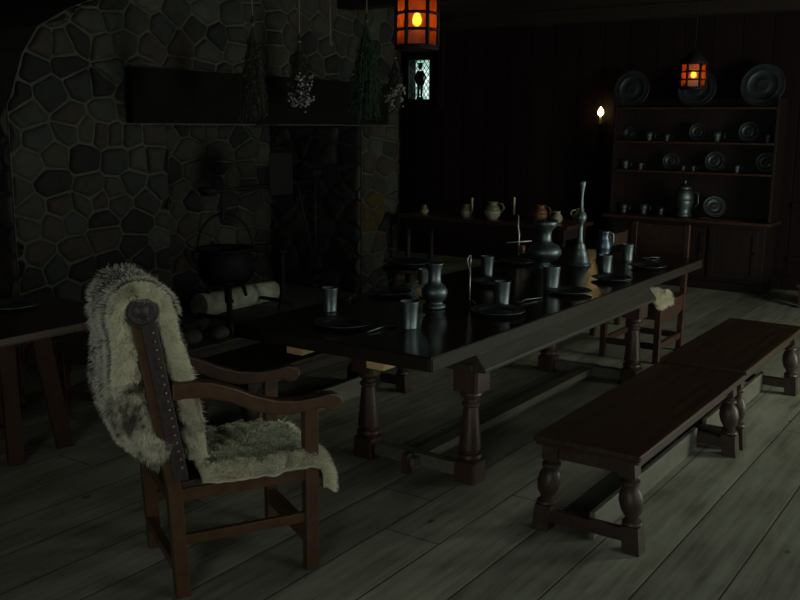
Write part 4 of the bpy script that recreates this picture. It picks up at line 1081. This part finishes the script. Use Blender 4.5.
side_chair('dark high-backed chair between the trestle table and the armchair', (3.52, 4.50, 0), rad(200), .44, .42, .44, .80, .5, M['dark_oak'])
# stool corner at the far right edge
rs = thing('low_stool', 'dark low stool cut off by the right edge near the dresser', 'stool', (9.62, 1.70, 0))
MB().box(-.2, .2, -.17, .17, .20, .235).build('seat', M['dark_oak'], rs, .004)
for b in (-1, 1): MB().prism([(-.18, 0), (-.10, 0), (-.06, .08), (.06, .08), (.10, 0), (.18, 0), (.17, .20), (-.17, .20)], b * .14 - .012, b * .14 + .012, FY).build('leg', M['dark_oak'], rs, .003)

# ------------------------------------------------------------------ light
def area(name, loc, rot, sx, sy, e, col):
    l = bpy.data.lights.new(name, 'AREA'); l.shape = 'RECTANGLE'; l.size = sx; l.size_y = sy; l.energy = e; l.color = col
    o = bpy.data.objects.new(name, l); C.objects.link(o); o.location = loc; o.rotation_euler = rot; return o
# daylight through the two windows
area('window_daylight_right', (3.3, YR - .03, 1.5), (rad(90), 0, 0), 1.7, 1.3, 9, (.90, 1.0, .92))
area('doorway_daylight', (6.95, YR - .03, 1.08), (rad(90), 0, 0), 1.4, 2.1, 80, (.92, 1.0, .80))
area('window_daylight_front', (XF - .03, -.3, 1.45), (rad(90), 0, rad(-90)), 1.7, 1.4, 35, (.90, 1.0, .88))
W_ = bpy.data.worlds.new('World'); bpy.context.scene.world = W_; W_.use_nodes = True
bg = W_.node_tree.nodes['Background']
sky = W_.node_tree.nodes.new('ShaderNodeTexSky'); sky.sky_type = 'HOSEK_WILKIE'; sky.turbidity = 6; sky.sun_direction = (-.6, -.3, .75)
mixc = W_.node_tree.nodes.new('ShaderNodeMixRGB'); mixc.inputs[0].default_value = .75; mixc.inputs[2].default_value = (.85, 1.0, .93, 1)
W_.node_tree.links.new(sky.outputs[0], mixc.inputs[1]); W_.node_tree.links.new(mixc.outputs[0], bg.inputs[0])
bg.inputs[1].default_value = 1.7

# ------------------------------------------------------------------ camera
cam = bpy.data.cameras.new('camera'); co = bpy.data.objects.new('camera', cam); C.objects.link(co)
f, pitch, roll, yaw, H = 940., .185, .009, .6, 1.7
F = Vector((math.cos(yaw) * math.cos(pitch), math.sin(yaw) * math.cos(pitch), -math.sin(pitch)))
R = Vector((math.sin(yaw), -math.cos(yaw), 0)); U = R.cross(F)
R, U = R * math.cos(roll) + U * math.sin(roll), -R * math.sin(roll) + U * math.cos(roll)
co.matrix_world = Matrix(((R.x, U.x, -F.x, 0), (R.y, U.y, -F.y, 0), (R.z, U.z, -F.z, H), (0, 0, 0, 1)))
cam.sensor_width = 36; cam.lens = 36 * f / 800; cam.clip_start = .05
S = bpy.context.scene; S.camera = co
S.view_settings.view_transform = 'Standard'; S.view_settings.look = 'None'; S.view_settings.gamma = 1; S.view_settings.exposure = 0
